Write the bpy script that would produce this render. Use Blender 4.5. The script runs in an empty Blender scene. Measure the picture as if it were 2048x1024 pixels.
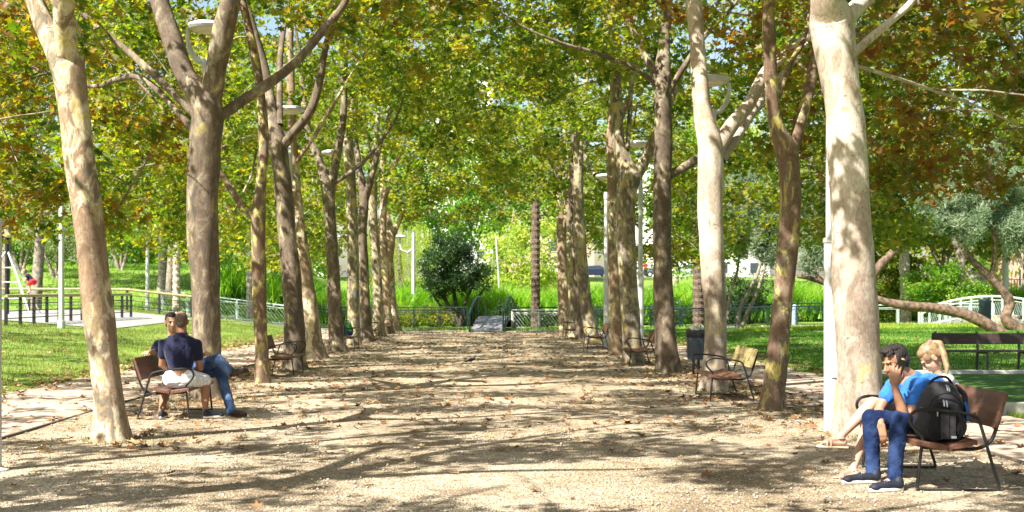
import bpy, math, random
import numpy as np
from mathutils import Vector, Matrix

# ------------------------------------------------------------------ camera, sky, sun
F = 2500.0; VX = 946.0; VY = 600.0; CH = 1.5
sc = bpy.context.scene
cd = bpy.data.cameras.new('camera'); cam = bpy.data.objects.new('camera', cd)
sc.collection.objects.link(cam); sc.camera = cam
cam.location = (0, 0, CH); cam.rotation_euler = (math.radians(90), 0, 0)
cd.sensor_width = 36; cd.lens = F/2048*36
cd.shift_x = (1024-VX)/2048; cd.shift_y = (VY-512)/2048
cd.clip_start = .05; cd.clip_end = 3000
cd.dof.use_dof = True; cd.dof.focus_distance = 14; cd.dof.aperture_fstop = 4.0

SUN_EL = math.radians(47)
SUNDIR = Vector((-.76, -.65, 0)).normalized()*math.cos(SUN_EL) + Vector((0, 0, math.sin(SUN_EL)))
w = bpy.data.worlds.new("World"); sc.world = w; w.use_nodes = True
nt = w.node_tree; nt.nodes.clear()
sky = nt.nodes.new('ShaderNodeTexSky'); sky.sky_type = 'NISHITA'; sky.sun_disc = False
sky.sun_elevation = SUN_EL; sky.sun_rotation = math.atan2(SUNDIR.x, SUNDIR.y)
sky.air_density = 1.3; sky.dust_density = 2.0
bg = nt.nodes.new('ShaderNodeBackground'); bg.inputs[1].default_value = .07
wo = nt.nodes.new('ShaderNodeOutputWorld')
nt.links.new(sky.outputs[0], bg.inputs[0]); nt.links.new(bg.outputs[0], wo.inputs[0])
sl = bpy.data.lights.new('sun', 'SUN'); sl.energy = 5.0; sl.angle = math.radians(.53); sl.color = (1, .955, .885)
so = bpy.data.objects.new('sun', sl); sc.collection.objects.link(so)
so.rotation_euler = SUNDIR.to_track_quat('Z', 'Y').to_euler()
sc.view_settings.view_transform = 'Standard'; sc.view_settings.look = 'None'
sc.view_settings.exposure = 1.65; sc.view_settings.gamma = 1
sc.cycles.max_bounces = 7; sc.cycles.diffuse_bounces = 3; sc.cycles.transmission_bounces = 5
sc.cycles.transparent_max_bounces = 6; sc.cycles.sample_clamp_indirect = 6

# ------------------------------------------------------------------ helpers
C = sc.collection
def P(px, py, Y): return Vector(((px-VX)/F*Y, Y, CH-(py-VY)/F*Y))
def S(Y): return Y/F
def smooth(a, b, x): t = np.clip((x-a)/(b-a), 0, 1); return t*t*(3-2*t)
def g(X, Y):
    X = np.asarray(X, float); Y = np.asarray(Y, float)
    k = .075+.04*np.clip((Y-40)/20, 0, 1)
    left = np.clip(-7.6-X, 0, 9)*k + smooth(60, 95, Y)*3.0*smooth(-8, -16, X)*1.0
    right = np.clip(X-7.2, 0, 16)*.02*smooth(20, 45, Y)
    rise = smooth(84, 135, Y)*4.0
    return np.maximum(left+right, rise)
def gz(x, y): return float(g(x, y))

def tag(o, label=None, cat=None, group=None, kind=None):
    if label: o['label'] = label
    if cat: o['category'] = cat
    if group: o['group'] = group
    if kind: o['kind'] = kind
    return o
def thing(name, loc, label, cat, group=None, rz=0):
    o = bpy.data.objects.new(name, None); C.objects.link(o); o.location = loc; o.rotation_euler = (0, 0, rz)
    o.empty_display_size = .2
    return tag(o, label, cat, group)
def link(name, me, mat, parent=None, smooth_=False):
    o = bpy.data.objects.new(name, me); C.objects.link(o)
    if mat: me.materials.append(mat)
    if parent: o.parent = parent
    if smooth_: me.polygons.foreach_set('use_smooth', [True]*len(me.polygons))
    return o
def np_mesh(name, V, Fa):
    V = np.asarray(V, np.float32); Fa = np.asarray(Fa, np.int32)
    me = bpy.data.meshes.new(name)
    me.vertices.add(len(V)); me.vertices.foreach_set('co', V.ravel())
    n, k = Fa.shape
    me.loops.add(n*k); me.loops.foreach_set('vertex_index', Fa.ravel())
    me.polygons.add(n); me.polygons.foreach_set('loop_start', np.arange(0, n*k, k, dtype=np.int32))
    me.polygons.foreach_set('loop_total', np.full(n, k, np.int32))
    me.update(calc_edges=True)
    return me

def sub(a, b, c=None): return None
class MB:
    def __init__(s): s.v = []; s.f = []
    def add(s, V, Fs):
        n = len(s.v); s.v += [tuple(p) for p in V]; s.f += [tuple(i+n for i in f) for f in Fs]; return s
    def box(s, c, d, rz=0, m=None):
        hx, hy, hz = d[0]/2, d[1]/2, d[2]/2
        P8 = [Vector((x, y, z)) for z in (-hz, hz) for y in (-hy, hy) for x in (-hx, hx)]
        R = m if m is not None else Matrix.Rotation(rz, 3, 'Z')
        s.add([R@p+Vector(c) for p in P8], [(0, 2, 3, 1), (4, 5, 7, 6), (0, 1, 5, 4), (2, 6, 7, 3), (0, 4, 6, 2), (1, 3, 7, 5)])
        return s
    def tube(s, pts, r, n=8, cap=True):
        pts = [Vector(p) for p in pts]
        if not hasattr(r, '__len__'): r = [r]*len(pts)
        t = [(pts[min(i+1, len(pts)-1)]-pts[max(i-1, 0)]).normalized() for i in range(len(pts))]
        u = t[0].orthogonal().normalized(); V = []; Fs = []
        for i, p in enumerate(pts):
            u = (u-t[i]*u.dot(t[i])).normalized(); w_ = t[i].cross(u)
            for k in range(n):
                a = 2*math.pi*k/n; V.append(p+(u*math.cos(a)+w_*math.sin(a))*r[i])
        for i in range(len(pts)-1):
            for k in range(n):
                k2 = (k+1) % n; Fs.append((i*n+k, i*n+k2, (i+1)*n+k2, (i+1)*n+k))
        if cap: Fs.append(tuple(range(n))[::-1]); Fs.append(tuple((len(pts)-1)*n+k for k in range(n)))
        return s.add(V, Fs)
    def lathe(s, c, prof, n=16):
        V = []; Fs = []
        for (r, z) in prof:
            for k in range(n):
                a = 2*math.pi*k/n; V.append((c[0]+r*math.cos(a), c[1]+r*math.sin(a), c[2]+z))
        for i in range(len(prof)-1):
            for k in range(n):
                k2 = (k+1) % n; Fs.append((i*n+k, i*n+k2, (i+1)*n+k2, (i+1)*n+k))
        Fs.append(tuple(range(n))[::-1]); Fs.append(tuple((len(prof)-1)*n+k for k in range(n)))
        return s.add(V, Fs)
    def prism(s, poly, d0, d1, ax='y'):
        # poly in (a,b) plane; extruded along axis
        n = len(poly)
        def mk(a, b, d):
            return {'y': (a, d, b), 'x': (d, a, b), 'z': (a, b, d)}[ax]
        V = [mk(a, b, d0) for a, b in poly]+[mk(a, b, d1) for a, b in poly]
        Fs = [tuple(range(n)), tuple(range(2*n-1, n-1, -1))]+[(i, i+n, (i+1) % n+n, (i+1) % n) for i in range(n)]
        return s.add(V, Fs)
    def build(s, name, mat, parent=None, sm=False, bevel=0, solid=0):
        me = bpy.data.meshes.new(name); me.from_pydata(s.v, [], s.f); me.update()
        import bmesh
        bm = bmesh.new(); bm.from_mesh(me); bmesh.ops.recalc_face_normals(bm, faces=bm.faces); bm.to_mesh(me); bm.free()
        o = link(name, me, mat, parent, sm)
        if sm: me.set_sharp_from_angle(angle=math.radians(38))
        if bevel:
            b = o.modifiers.new('bevel', 'BEVEL'); b.width = bevel; b.segments = 2; b.limit_method = 'ANGLE'
        return o

# ------------------------------------------------------------------ materials
def newmat(name):
    m = bpy.data.materials.new(name); m.use_nodes = True
    nt = m.node_tree; bs = nt.nodes['Principled BSDF']
    return m, nt, bs
def N(nt, t, **kw):
    n = nt.nodes.new(t)
    for k, v in kw.items():
        if k.startswith('i_'): n.inputs[k[2:].replace('_', ' ')].default_value = v
        else: setattr(n, k, v)
    return n
def ramp(nt, stops, interp='LINEAR'):
    r = nt.nodes.new('ShaderNodeValToRGB'); r.color_ramp.interpolation = interp
    e = r.color_ramp.elements
    while len(e) < len(stops): e.new(.5)
    for i, (p, c) in enumerate(stops): e[i].position = p; e[i].color = (*c, 1) if len(c) == 3 else c
    return r
def coords(nt, kind='Object', scale=(1, 1, 1), rnd=False):
    tc = nt.nodes.new('ShaderNodeTexCoord'); mp = nt.nodes.new('ShaderNodeMapping')
    mp.inputs['Scale'].default_value = scale
    nt.links.new(tc.outputs[kind], mp.inputs['Vector'])
    if rnd:
        oi = nt.nodes.new('ShaderNodeObjectInfo'); mu = nt.nodes.new('ShaderNodeMath'); mu.operation = 'MULTIPLY'; mu.inputs[1].default_value = 97
        nt.links.new(oi.outputs['Random'], mu.inputs[0]); nt.links.new(mu.outputs[0], mp.inputs['Location'])
    return mp.outputs[0]
def simple(name, col, rough=.6, metal=0, var=.12, scale=6, bump=.0, bscale=40, spec=.5):
    m, nt, bs = newmat(name)
    v = coords(nt)
    n = N(nt, 'ShaderNodeTexNoise', i_Scale=scale, i_Detail=5); nt.links.new(v, n.inputs['Vector'])
    lo = tuple(c*(1-var*1.6) for c in col); hi = tuple(min(1, c*(1+var)) for c in col)
    r = ramp(nt, [(.3, lo), (.7, hi)]); nt.links.new(n.outputs['Fac'], r.inputs[0]); nt.links.new(r.outputs[0], bs.inputs['Base Color'])
    bs.inputs['Roughness'].default_value = rough; bs.inputs['Metallic'].default_value = metal
    bs.inputs['Specular IOR Level'].default_value = spec
    if bump:
        n2 = N(nt, 'ShaderNodeTexNoise', i_Scale=bscale, i_Detail=4); nt.links.new(v, n2.inputs['Vector'])
        b = N(nt, 'ShaderNodeBump', i_Strength=bump, i_Distance=.02); nt.links.new(n2.outputs['Fac'], b.inputs['Height']); nt.links.new(b.outputs[0], bs.inputs['Normal'])
    return m
def mixc(nt, fac, a, b):
    m = nt.nodes.new('ShaderNodeMix'); m.data_type = 'RGBA'
    for i, x in ((0, fac), (6, a), (7, b)):
        if hasattr(x, 'is_linked'): nt.links.new(x, m.inputs[i])
        else: m.inputs[i].default_value = (*x, 1) if isinstance(x, tuple) else x
    return m.outputs[2]

def bark(name, cols, dark, pos=(.36, .46, .54, .64), flecks=.5, dk=.6, low=None):
    m, nt, bs = newmat(name)
    v = coords(nt, scale=(1, 1, .5), rnd=True)
    n = N(nt, 'ShaderNodeTexNoise', i_Scale=6.0, i_Detail=4, i_Roughness=.6, i_Distortion=.9); nt.links.new(v, n.inputs['Vector'])
    st = [(0, cols[0])]
    for p, c in zip(pos, cols[1:]): st += [(p, c)]
    r = ramp(nt, st, 'CONSTANT'); nt.links.new(n.outputs['Fac'], r.inputs[0])
    n3 = N(nt, 'ShaderNodeTexNoise', i_Scale=2.2, i_Detail=3, i_Distortion=.6); nt.links.new(v, n3.inputs['Vector'])
    r3 = ramp(nt, [(.48, (0, 0, 0)), (.53, (1, 1, 1))]); nt.links.new(n3.outputs['Fac'], r3.inputs[0])
    c = mixc(nt, r3.outputs[0], r.outputs[0], mixc(nt, dk, r.outputs[0], dark))
    if low:
        v9 = coords(nt, scale=(1, 1, .6), rnd=True); n9 = N(nt, 'ShaderNodeTexNoise', i_Scale=5.0, i_Detail=5, i_Distortion=.8); nt.links.new(v9, n9.inputs['Vector'])
        r9 = ramp(nt, [(0, low[0]), (.44, low[1]), (.51, low[2]), (.60, low[3])], 'CONSTANT'); nt.links.new(n9.outputs['Fac'], r9.inputs[0])
        tz = nt.nodes.new('ShaderNodeTexCoord'); sz = nt.nodes.new('ShaderNodeSeparateXYZ'); nt.links.new(tz.outputs['Object'], sz.inputs[0])
        mz = nt.nodes.new('ShaderNodeMath'); mz.operation = 'MULTIPLY_ADD'; mz.inputs[1].default_value = 2.2; nt.links.new(n9.outputs['Fac'], mz.inputs[0]); nt.links.new(sz.outputs[2], mz.inputs[2])
        mr = nt.nodes.new('ShaderNodeMapRange'); mr.inputs['From Min'].default_value = 2.5; mr.inputs['From Max'].default_value = 3.3; mr.inputs['To Min'].default_value = .85; mr.inputs['To Max'].default_value = 0; nt.links.new(mz.outputs[0], mr.inputs['Value'])
        c = mixc(nt, mr.outputs[0], c, r9.outputs[0])
    # fine tone
    n4 = N(nt, 'ShaderNodeTexNoise', i_Scale=40, i_Detail=4); nt.links.new(v, n4.inputs['Vector'])
    r4 = ramp(nt, [(.3, (.72, .72, .72)), (.7, (1.12, 1.12, 1.12))]); nt.links.new(n4.outputs['Fac'], r4.inputs[0])
    mm = nt.nodes.new('ShaderNodeMix'); mm.data_type = 'RGBA'; mm.blend_type = 'MULTIPLY'; mm.inputs[0].default_value = 1
    nt.links.new(c, mm.inputs[6]); nt.links.new(r4.outputs[0], mm.inputs[7]); c = mm.outputs[2]
    # dark scars
    vo = N(nt, 'ShaderNodeTexVoronoi', i_Scale=6.0); vo.inputs['Randomness'].default_value = 1
    v2 = coords(nt, scale=(1.2, 1.2, 2.2), rnd=True); nd = N(nt, 'ShaderNodeTexNoise', i_Scale=9.0, i_Detail=2); nt.links.new(v2, nd.inputs['Vector']); va = nt.nodes.new('ShaderNodeVectorMath'); va.operation = 'MULTIPLY_ADD'; va.inputs[1].default_value = (.3, .3, .3); nt.links.new(nd.outputs['Color'], va.inputs[0]); nt.links.new(v2, va.inputs[2]); nt.links.new(va.outputs[0], vo.inputs['Vector'])
    r5 = ramp(nt, [(.10, (1, 1, 1)), (.125, (0, 0, 0))]); nt.links.new(vo.outputs['Distance'], r5.inputs[0])
    mu = nt.nodes.new('ShaderNodeMath'); mu.operation = 'MULTIPLY'; mu.inputs[1].default_value = flecks; nt.links.new(r5.outputs[0], mu.inputs[0])
    c = mixc(nt, mu.outputs[0], c, tuple(x*.35 for x in dark))
    nt.links.new(c, bs.inputs['Base Color']); bs.inputs['Roughness'].default_value = .85; bs.inputs['Specular IOR Level'].default_value = .25
    ad = nt.nodes.new('ShaderNodeMath'); ad.operation = 'MULTIPLY_ADD'; ad.inputs[1].default_value = .35
    nt.links.new(n4.outputs['Fac'], ad.inputs[0]); nt.links.new(r.outputs[0], ad.inputs[2])
    b = N(nt, 'ShaderNodeBump', i_Strength=.55, i_Distance=.015); nt.links.new(ad.outputs[0], b.inputs['Height']); nt.links.new(b.outputs[0], bs.inputs['Normal'])
    return m
CR = (.62, .55, .42); YE = (.55, .43, .17); OL = (.30, .27, .17); GR = (.22, .21, .17); BR = (.20, .135, .085); TA = (.42, .31, .19)
BARK_PALE = bark('bark_pale', [(.17, .145, .10), (.28, .19, .12), (.42, .33, .21), (.55, .48, .35), (.50, .41, .18)], (.24, .16, .10), (.42, .475, .515, .585), .8, .8)
BARK_PINK = bark('bark_pinkish', [(.26, .19, .13), (.42, .32, .23), (.52, .43, .33), (.56, .49, .40), (.48, .40, .20)], (.34, .25, .18), (.33, .40, .46, .66), .8, .6, [(.20, .15, .11), (.27, .21, .16), (.33, .28, .22), (.45, .36, .17)])
BARK_DARK = bark('bark_dark', [(.095, .08, .062), (.15, .11, .078), (.21, .165, .115), (.28, .24, .17), (.48, .39, .14)], (.11, .08, .056), (.40, .50, .57, .64), .3)
BARK_MID = bark('bark_mottled', [(.14, .14, .11), (.22, .16, .10), (.30, .27, .18), (.44, .39, .27), (.50, .38, .11)], (.13, .09, .06), (.42, .475, .52, .58), .4, .45)
BARK_RED = bark('bark_camouflage', [(.16, .10, .065), (.21, .14, .09), (.18, .165, .12), (.46, .38, .12), (.52, .43, .17)], (.14, .09, .06), (.44, .505, .55, .63), .4, .35)
BRANCH = bark('bark_branch', [(.14, .12, .09), (.2, .17, .12), OL, (.40, .36, .26), (.5, .46, .33)], (.13, .10, .07), (.38, .46, .54, .64), .1)

def leafmat(name, stops, nscale=.35, transl=.5, spread=.35, rough=.45):
    m, nt, bs = newmat(name)
    ge = nt.nodes.new('ShaderNodeNewGeometry'); v = coords(nt, rnd=True)
    n = N(nt, 'ShaderNodeTexNoise', i_Scale=nscale*3, i_Detail=3); nt.links.new(v, n.inputs['Vector'])
    a = nt.nodes.new('ShaderNodeMath'); a.operation = 'MULTIPLY_ADD'; a.inputs[1].default_value = spread
    nt.links.new(ge.outputs['Random Per Island'], a.inputs[0])
    s2 = nt.nodes.new('ShaderNodeMath'); s2.operation = 'MULTIPLY_ADD'; s2.inputs[1].default_value = 1.6; s2.inputs[2].default_value = -.3-spread/2
    nt.links.new(n.outputs['Fac'], s2.inputs[0]); nt.links.new(s2.outputs[0], a.inputs[2])
    r = ramp(nt, stops); nt.links.new(a.outputs[0], r.inputs[0])
    nt.links.new(r.outputs[0], bs.inputs['Base Color']); bs.inputs['Roughness'].default_value = rough; bs.inputs['Specular IOR Level'].default_value = .35
    tr = nt.nodes.new('ShaderNodeBsdfTranslucent')
    hs = N(nt, 'ShaderNodeHueSaturation', i_Saturation=1.12, i_Value=2.3); nt.links.new(r.outputs[0], hs.inputs['Color']); nt.links.new(hs.outputs[0], tr.inputs[0])
    mx = nt.nodes.new('ShaderNodeMixShader'); mx.inputs[0].default_value = transl
    nt.links.new(bs.outputs[0], mx.inputs[1]); nt.links.new(tr.outputs[0], mx.inputs[2])
    nt.links.new(mx.outputs[0], nt.nodes['Material Output'].inputs[0])
    return m
G1 = (.035, .085, .01); G2 = (.075, .15, .015); G3 = (.16, .22, .02); Y1 = (.30, .26, .025); O1 = (.30, .15, .02); R1 = (.22, .065, .015)
LEAF_MIX = leafmat('plane_leaf', [(.05, G1), (.3, (.08, .12, .015)), (.48, (.17, .19, .02)), (.60, (.24, .19, .03)), (.74, (.23, .135, .028)), (.93, (.18, .075, .024))], spread=.6)
LEAF_GREEN = leafmat('plane_leaf_green', [(.1, (.045, .085, .012)), (.36, (.095, .15, .018)), (.58, (.17, .205, .025)), (.78, (.28, .26, .035)), (.97, (.26, .16, .035))], spread=.55)
LEAF_BROWN = leafmat('plane_leaf_autumn', [(.05, G1), (.26, (.10, .12, .015)), (.46, (.18, .16, .025)), (.66, (.21, .13, .03)), (.93, (.165, .072, .023))], spread=.6)
LEAF_FAR = leafmat('leaf_bright', [(.1, (.05, .12, .02)), (.5, (.13, .25, .03)), (.9, (.26, .34, .05))])
LEAF_YEL = leafmat('leaf_yellow_green', [(.1, (.14, .22, .03)), (.5, (.28, .36, .06)), (.9, (.4, .38, .09))])
LEAF_OLIVE = leafmat('leaf_olive', [(.1, (.12, .17, .06)), (.5, (.22, .28, .11)), (.9, (.34, .38, .18))], transl=.35)
LEAF_DARK = leafmat('leaf_dark', [(.1, (.012, .03, .008)), (.5, (.025, .06, .012)), (.9, (.05, .1, .015))], transl=.25)
LEAF_BLUE = leafmat('leaf_grey_green', [(.1, (.09, .14, .07)), (.5, (.17, .23, .13)), (.9, (.32, .36, .22))], transl=.3, nscale=.6)
REED = leafmat('reed_blade', [(.05, (.05, .13, .012)), (.4, (.13, .28, .025)), (.75, (.26, .41, .05)), (1, (.42, .42, .16))], nscale=.25, transl=.45)
GRASS = leafmat('grass_blade', [(.1, (.08, .13, .02)), (.5, (.18, .23, .05)), (.85, (.28, .29, .10)), (1, (.38, .33, .17))], nscale=.25, transl=.35)
GRASS_R = leafmat('grass_blade_lush', [(.1, (.03, .09, .01)), (.5, (.06, .16, .015)), (.85, (.12, .22, .03)), (1, (.24, .25, .07))], nscale=.25, transl=.35)
LITTER = leafmat('dry_leaf', [(.05, (.08, .04, .02)), (.3, (.18, .085, .035)), (.5, (.28, .15, .06)), (.75, (.37, .25, .12)), (.95, (.42, .33, .20))], nscale=.6, transl=.12, spread=.9, rough=.7)

def gravel_mat():
    m, nt, bs = newmat('gravel'); v = coords(nt)
    def noise(s, d=5, dist=0):
        n = N(nt, 'ShaderNodeTexNoise', i_Scale=s, i_Detail=d, i_Distortion=dist, i_Roughness=.6); nt.links.new(v, n.inputs['Vector']); return n.outputs['Fac']
    big = ramp(nt, [(.3, (.34, .275, .19)), (.5, (.44, .37, .27)), (.7, (.54, .465, .36))]); nt.links.new(noise(.7, 6, .5), big.inputs[0])
    vo = N(nt, 'ShaderNodeTexVoronoi', i_Scale=75.0); nt.links.new(v, vo.inputs['Vector'])
    rs = ramp(nt, [(0, (.35, .33, .31)), (.35, (.85, .8, .74)), (.7, (1.1, 1.08, 1.02)), (1, (1.7, 1.65, 1.6))])
    sep = nt.nodes.new('ShaderNodeSeparateColor'); nt.links.new(vo.outputs['Color'], sep.inputs[0]); nt.links.new(sep.outputs[0], rs.inputs[0])
    vo2 = N(nt, 'ShaderNodeTexVoronoi', i_Scale=38.0); nt.links.new(v, vo2.inputs['Vector'])
    rs2 = ramp(nt, [(0, (.6, .58, .56)), (.5, (1, 1, 1)), (1, (1.25, 1.25, 1.25))])
    sep2 = nt.nodes.new('ShaderNodeSeparateColor'); nt.links.new(vo2.outputs['Color'], sep2.inputs[0]); nt.links.new(sep2.outputs[0], rs2.inputs[0])
    def mul(a, b, f=1.0):
        mm = nt.nodes.new('ShaderNodeMix'); mm.data_type = 'RGBA'; mm.blend_type = 'MULTIPLY'; mm.inputs[0].default_value = f
        nt.links.new(a, mm.inputs[6]); nt.links.new(b, mm.inputs[7]); return mm.outputs[2]
    c = mul(mul(big.outputs[0], rs.outputs[0], .85), rs2.outputs[0], .7)
    tc2 = coords(nt, scale=(.55, .16, 1)); nb = N(nt, 'ShaderNodeTexNoise', i_Scale=1.0, i_Detail=4); nt.links.new(tc2, nb.inputs['Vector']); rb_ = ramp(nt, [(.35, (.80, .78, .75)), (.6, (1.08, 1.08, 1.08))]); nt.links.new(nb.outputs['Fac'], rb_.inputs[0]); c = mul(c, rb_.outputs[0])
    # damp organic patches
    r3 = ramp(nt, [(.5, (0, 0, 0)), (.62, (1, 1, 1))]); nt.links.new(noise(1.6, 8, .8), r3.inputs[0])
    mu = nt.nodes.new('ShaderNodeMath'); mu.operation = 'MULTIPLY'; mu.inputs[1].default_value = .55; nt.links.new(r3.outputs[0], mu.inputs[0])
    c = mixc(nt, mu.outputs[0], c, (.15, .105, .065))
    nt.links.new(c, bs.inputs['Base Color']); bs.inputs['Roughness'].default_value = .95; bs.inputs['Specular IOR Level'].default_value = .1
    ad = nt.nodes.new('ShaderNodeMath'); ad.operation = 'MULTIPLY_ADD'; ad.inputs[1].default_value = .7
    nt.links.new(vo2.outputs['Distance'], ad.inputs[0]); nt.links.new(vo.outputs['Distance'], ad.inputs[2])
    b = N(nt, 'ShaderNodeBump', i_Strength=.9, i_Distance=.02); b.invert = True
    nt.links.new(ad.outputs[0], b.inputs['Height']); nt.links.new(b.outputs[0], bs.inputs['Normal'])
    return m
GRAVEL = gravel_mat()
def soil_mat(name, stops, scale=1.5):
    m, nt, bs = newmat(name); v = coords(nt)
    n = N(nt, 'ShaderNodeTexNoise', i_Scale=scale, i_Detail=8, i_Roughness=.65); nt.links.new(v, n.inputs['Vector'])
    n2 = N(nt, 'ShaderNodeTexNoise', i_Scale=scale*14, i_Detail=6); nt.links.new(v, n2.inputs['Vector'])
    ad = nt.nodes.new('ShaderNodeMath'); ad.operation = 'MULTIPLY_ADD'; ad.inputs[1].default_value = .6; ad.inputs[2].default_value = -.3
    nt.links.new(n2.outputs['Fac'], ad.inputs[0]); a2 = nt.nodes.new('ShaderNodeMath'); nt.links.new(ad.outputs[0], a2.inputs[0]); nt.links.new(n.outputs['Fac'], a2.inputs[1])
    r = ramp(nt, stops); nt.links.new(a2.outputs[0], r.inputs[0]); nt.links.new(r.outputs[0], bs.inputs['Base Color'])
    bs.inputs['Roughness'].default_value = .95; bs.inputs['Specular IOR Level'].default_value = .1
    b = N(nt, 'ShaderNodeBump', i_Strength=.8, i_Distance=.04); nt.links.new(n2.outputs['Fac'], b.inputs['Height']); nt.links.new(b.outputs[0], bs.inputs['Normal'])
    return m
LAWN = soil_mat('lawn', [(.25, (.08, .14, .02)), (.5, (.15, .23, .04)), (.7, (.22, .28, .06)), (.85, (.3, .28, .1))])
TURF = soil_mat('short_turf', [(.3, (.06, .14, .03)), (.7, (.11, .22, .05))], 6)
def paver_mat():
    m, nt, bs = newmat('pavers'); v = coords(nt)
    br = N(nt, 'ShaderNodeTexBrick', i_Scale=1.0); br.inputs['Color1'].default_value = (.47, .36, .27, 1); br.inputs['Color2'].default_value = (.52, .42, .33, 1); br.inputs['Mortar'].default_value = (.25, .2, .15, 1)
    br.inputs['Mortar Size'].default_value = .006; br.inputs['Brick Width'].default_value = .4; br.inputs['Row Height'].default_value = .4
    nt.links.new(v, br.inputs['Vector'])
    n = N(nt, 'ShaderNodeTexNoise', i_Scale=2.5, i_Detail=8); nt.links.new(v, n.inputs['Vector'])
    r = ramp(nt, [(.3, (.62, .58, .55)), (.7, (1.1, 1.08, 1.05))]); nt.links.new(n.outputs['Fac'], r.inputs[0])
    mm = nt.nodes.new('ShaderNodeMix'); mm.data_type = 'RGBA'; mm.blend_type = 'MULTIPLY'; mm.inputs[0].default_value = 1
    nt.links.new(br.outputs[0], mm.inputs[6]); nt.links.new(r.outputs[0], mm.inputs[7]); nt.links.new(mm.outputs[2], bs.inputs['Base Color'])
    bs.inputs['Roughness'].default_value = .85
    return m
PAVER = paver_mat()
CONC = simple('concrete', (.48, .45, .40), .85, var=.2, bump=.3)
CONC_L = simple('light_concrete', (.26, .255, .24), .85, var=.12, bump=.2)
STEEL = simple('black_iron', (.035, .035, .035), .45, .6, bump=.1)
RAILG = simple('green_painted_iron', (.014, .035, .03), .4, .2)
RAILL = simple('pale_and_sunlit_green', (.42, .52, .46), .45)  # left lawn fence: sunlight put into the colour; pale bridge posts share it
RAILW = simple('worn_white_paint', (.7, .7, .65), .5, var=.15)
POLEW = simple('white_lamp_paint', (.52, .52, .50), .45, var=.08, scale=3)
LAMPG = simple('lamp_grey_metal', (.62, .64, .66), .35, .3)
DIFF = simple('frosted_cover', (.75, .68, .52), .4)
WATER = simple('water_surface', (.03, .04, .035), .08)
def wood(name, c1, c2, sx=(1, 14, 14)):
    m, nt, bs = newmat(name); v = coords(nt, scale=sx)
    n = N(nt, 'ShaderNodeTexNoise', i_Scale=3.0, i_Detail=6, i_Distortion=.8); nt.links.new(v, n.inputs['Vector'])
    r = ramp(nt, [(.3, c1), (.7, c2)]); nt.links.new(n.outputs['Fac'], r.inputs[0]); nt.links.new(r.outputs[0], bs.inputs['Base Color'])
    bs.inputs['Roughness'].default_value = .5
    b = N(nt, 'ShaderNodeBump', i_Strength=.3, i_Distance=.005); nt.links.new(n.outputs['Fac'], b.inputs['Height']); nt.links.new(b.outputs[0], bs.inputs['Normal'])
    return m
WOOD_RED = wood('varnished_wood', (.07, .032, .02), (.16, .072, .042), (14, 1, 14))
WOOD_DARK = wood('dark_stained_wood', (.045, .03, .03), (.11, .07, .065), (1, 14, 14))
WOOD_YEL = wood('yellowish_wood', (.20, .15, .06), (.42, .33, .15), (14, 1, 14))  # yellower and brighter than the other bench wood
WOOD_GREY = wood('grey_deck_wood', (.15, .145, .15), (.24, .23, .235), (1, 10, 10))
WOOD_RAIL = wood('handrail_wood', (.25, .2, .09), (.42, .34, .17), (3, 3, 3))
# ------------------------------------------------------------------ ground and paving
rng = np.random.default_rng(7)
xs = np.unique(np.round(np.concatenate([np.linspace(-700, -60, 14), np.linspace(-60, 60, 121), np.linspace(60, 700, 14)]), 3))
ys = np.unique(np.round(np.concatenate([np.linspace(-300, -10, 10), np.linspace(-10, 150, 161), np.linspace(150, 1500, 16)]), 3))
XX, YY = np.meshgrid(xs, ys); ZZ = g(XX, YY)
V = np.stack([XX.ravel(), YY.ravel(), ZZ.ravel()], 1); nx = len(xs); ny = len(ys)
I = np.arange(nx*ny).reshape(ny, nx)
Fa = np.stack([I[:-1, :-1].ravel(), I[:-1, 1:].ravel(), I[1:, 1:].ravel(), I[1:, :-1].ravel()], 1)
tag(link('ground', np_mesh('ground', V, Fa), LAWN, None, True), kind='structure')
def sheet(name, x0, x1, y0, y1, z, mat, nx=2, ny=2, kind='structure'):
    X, Y = np.meshgrid(np.linspace(x0, x1, nx), np.linspace(y0, y1, ny)); Z = g(X, Y)+z
    I = np.arange(nx*ny).reshape(ny, nx)
    Fa = np.stack([I[:-1, :-1].ravel(), I[:-1, 1:].ravel(), I[1:, 1:].ravel(), I[1:, :-1].ravel()], 1)
    return tag(link(name, np_mesh(name, np.stack([X.ravel(), Y.ravel(), Z.ravel()], 1), Fa), mat), kind=kind)
# slightly uneven gravel walk
nxg, nyg = 60, 260
X, Y = np.meshgrid(np.linspace(-5.05, 5.0, nxg), np.linspace(-25, 60.5, nyg))
Z = .012+.006*np.sin(X*2.1+Y*.7)+.006*np.sin(X*.9-Y*1.3+2); Z = np.maximum(Z, .004)
I = np.arange(nxg*nyg).reshape(nyg, nxg)
Fa = np.stack([I[:-1, :-1].ravel(), I[:-1, 1:].ravel(), I[1:, 1:].ravel(), I[1:, :-1].ravel()], 1)
tag(link('gravel_walk', np_mesh('gravel_walk', np.stack([X.ravel(), Y.ravel(), Z.ravel()], 1), Fa), GRAVEL, None, True), kind='structure')
sheet('paved_path', -7.45, -5.09, -25, 60.5, .018, PAVER)
sheet('paved_path', 5.04, 6.85, -25, 60.5, .018, PAVER)
MB().box((-5.07, 17.75, .012), (.04, 85.5, .036)).build('path_edging', simple('edging_dark', (.10, .08, .06), .8)).__setitem__('kind', 'structure')
MB().box((5.02, 17.75, .012), (.04, 85.5, .036)).build('path_edging', bpy.data.materials['edging_dark']).__setitem__('kind', 'structure')
sheet('paved_path', -16, 20, 60.5, 62.6, .012, CONC_L, 37, 3)
sheet('water', -14, 20, 64.3, 67.0, .012, WATER, 35, 3)
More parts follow.
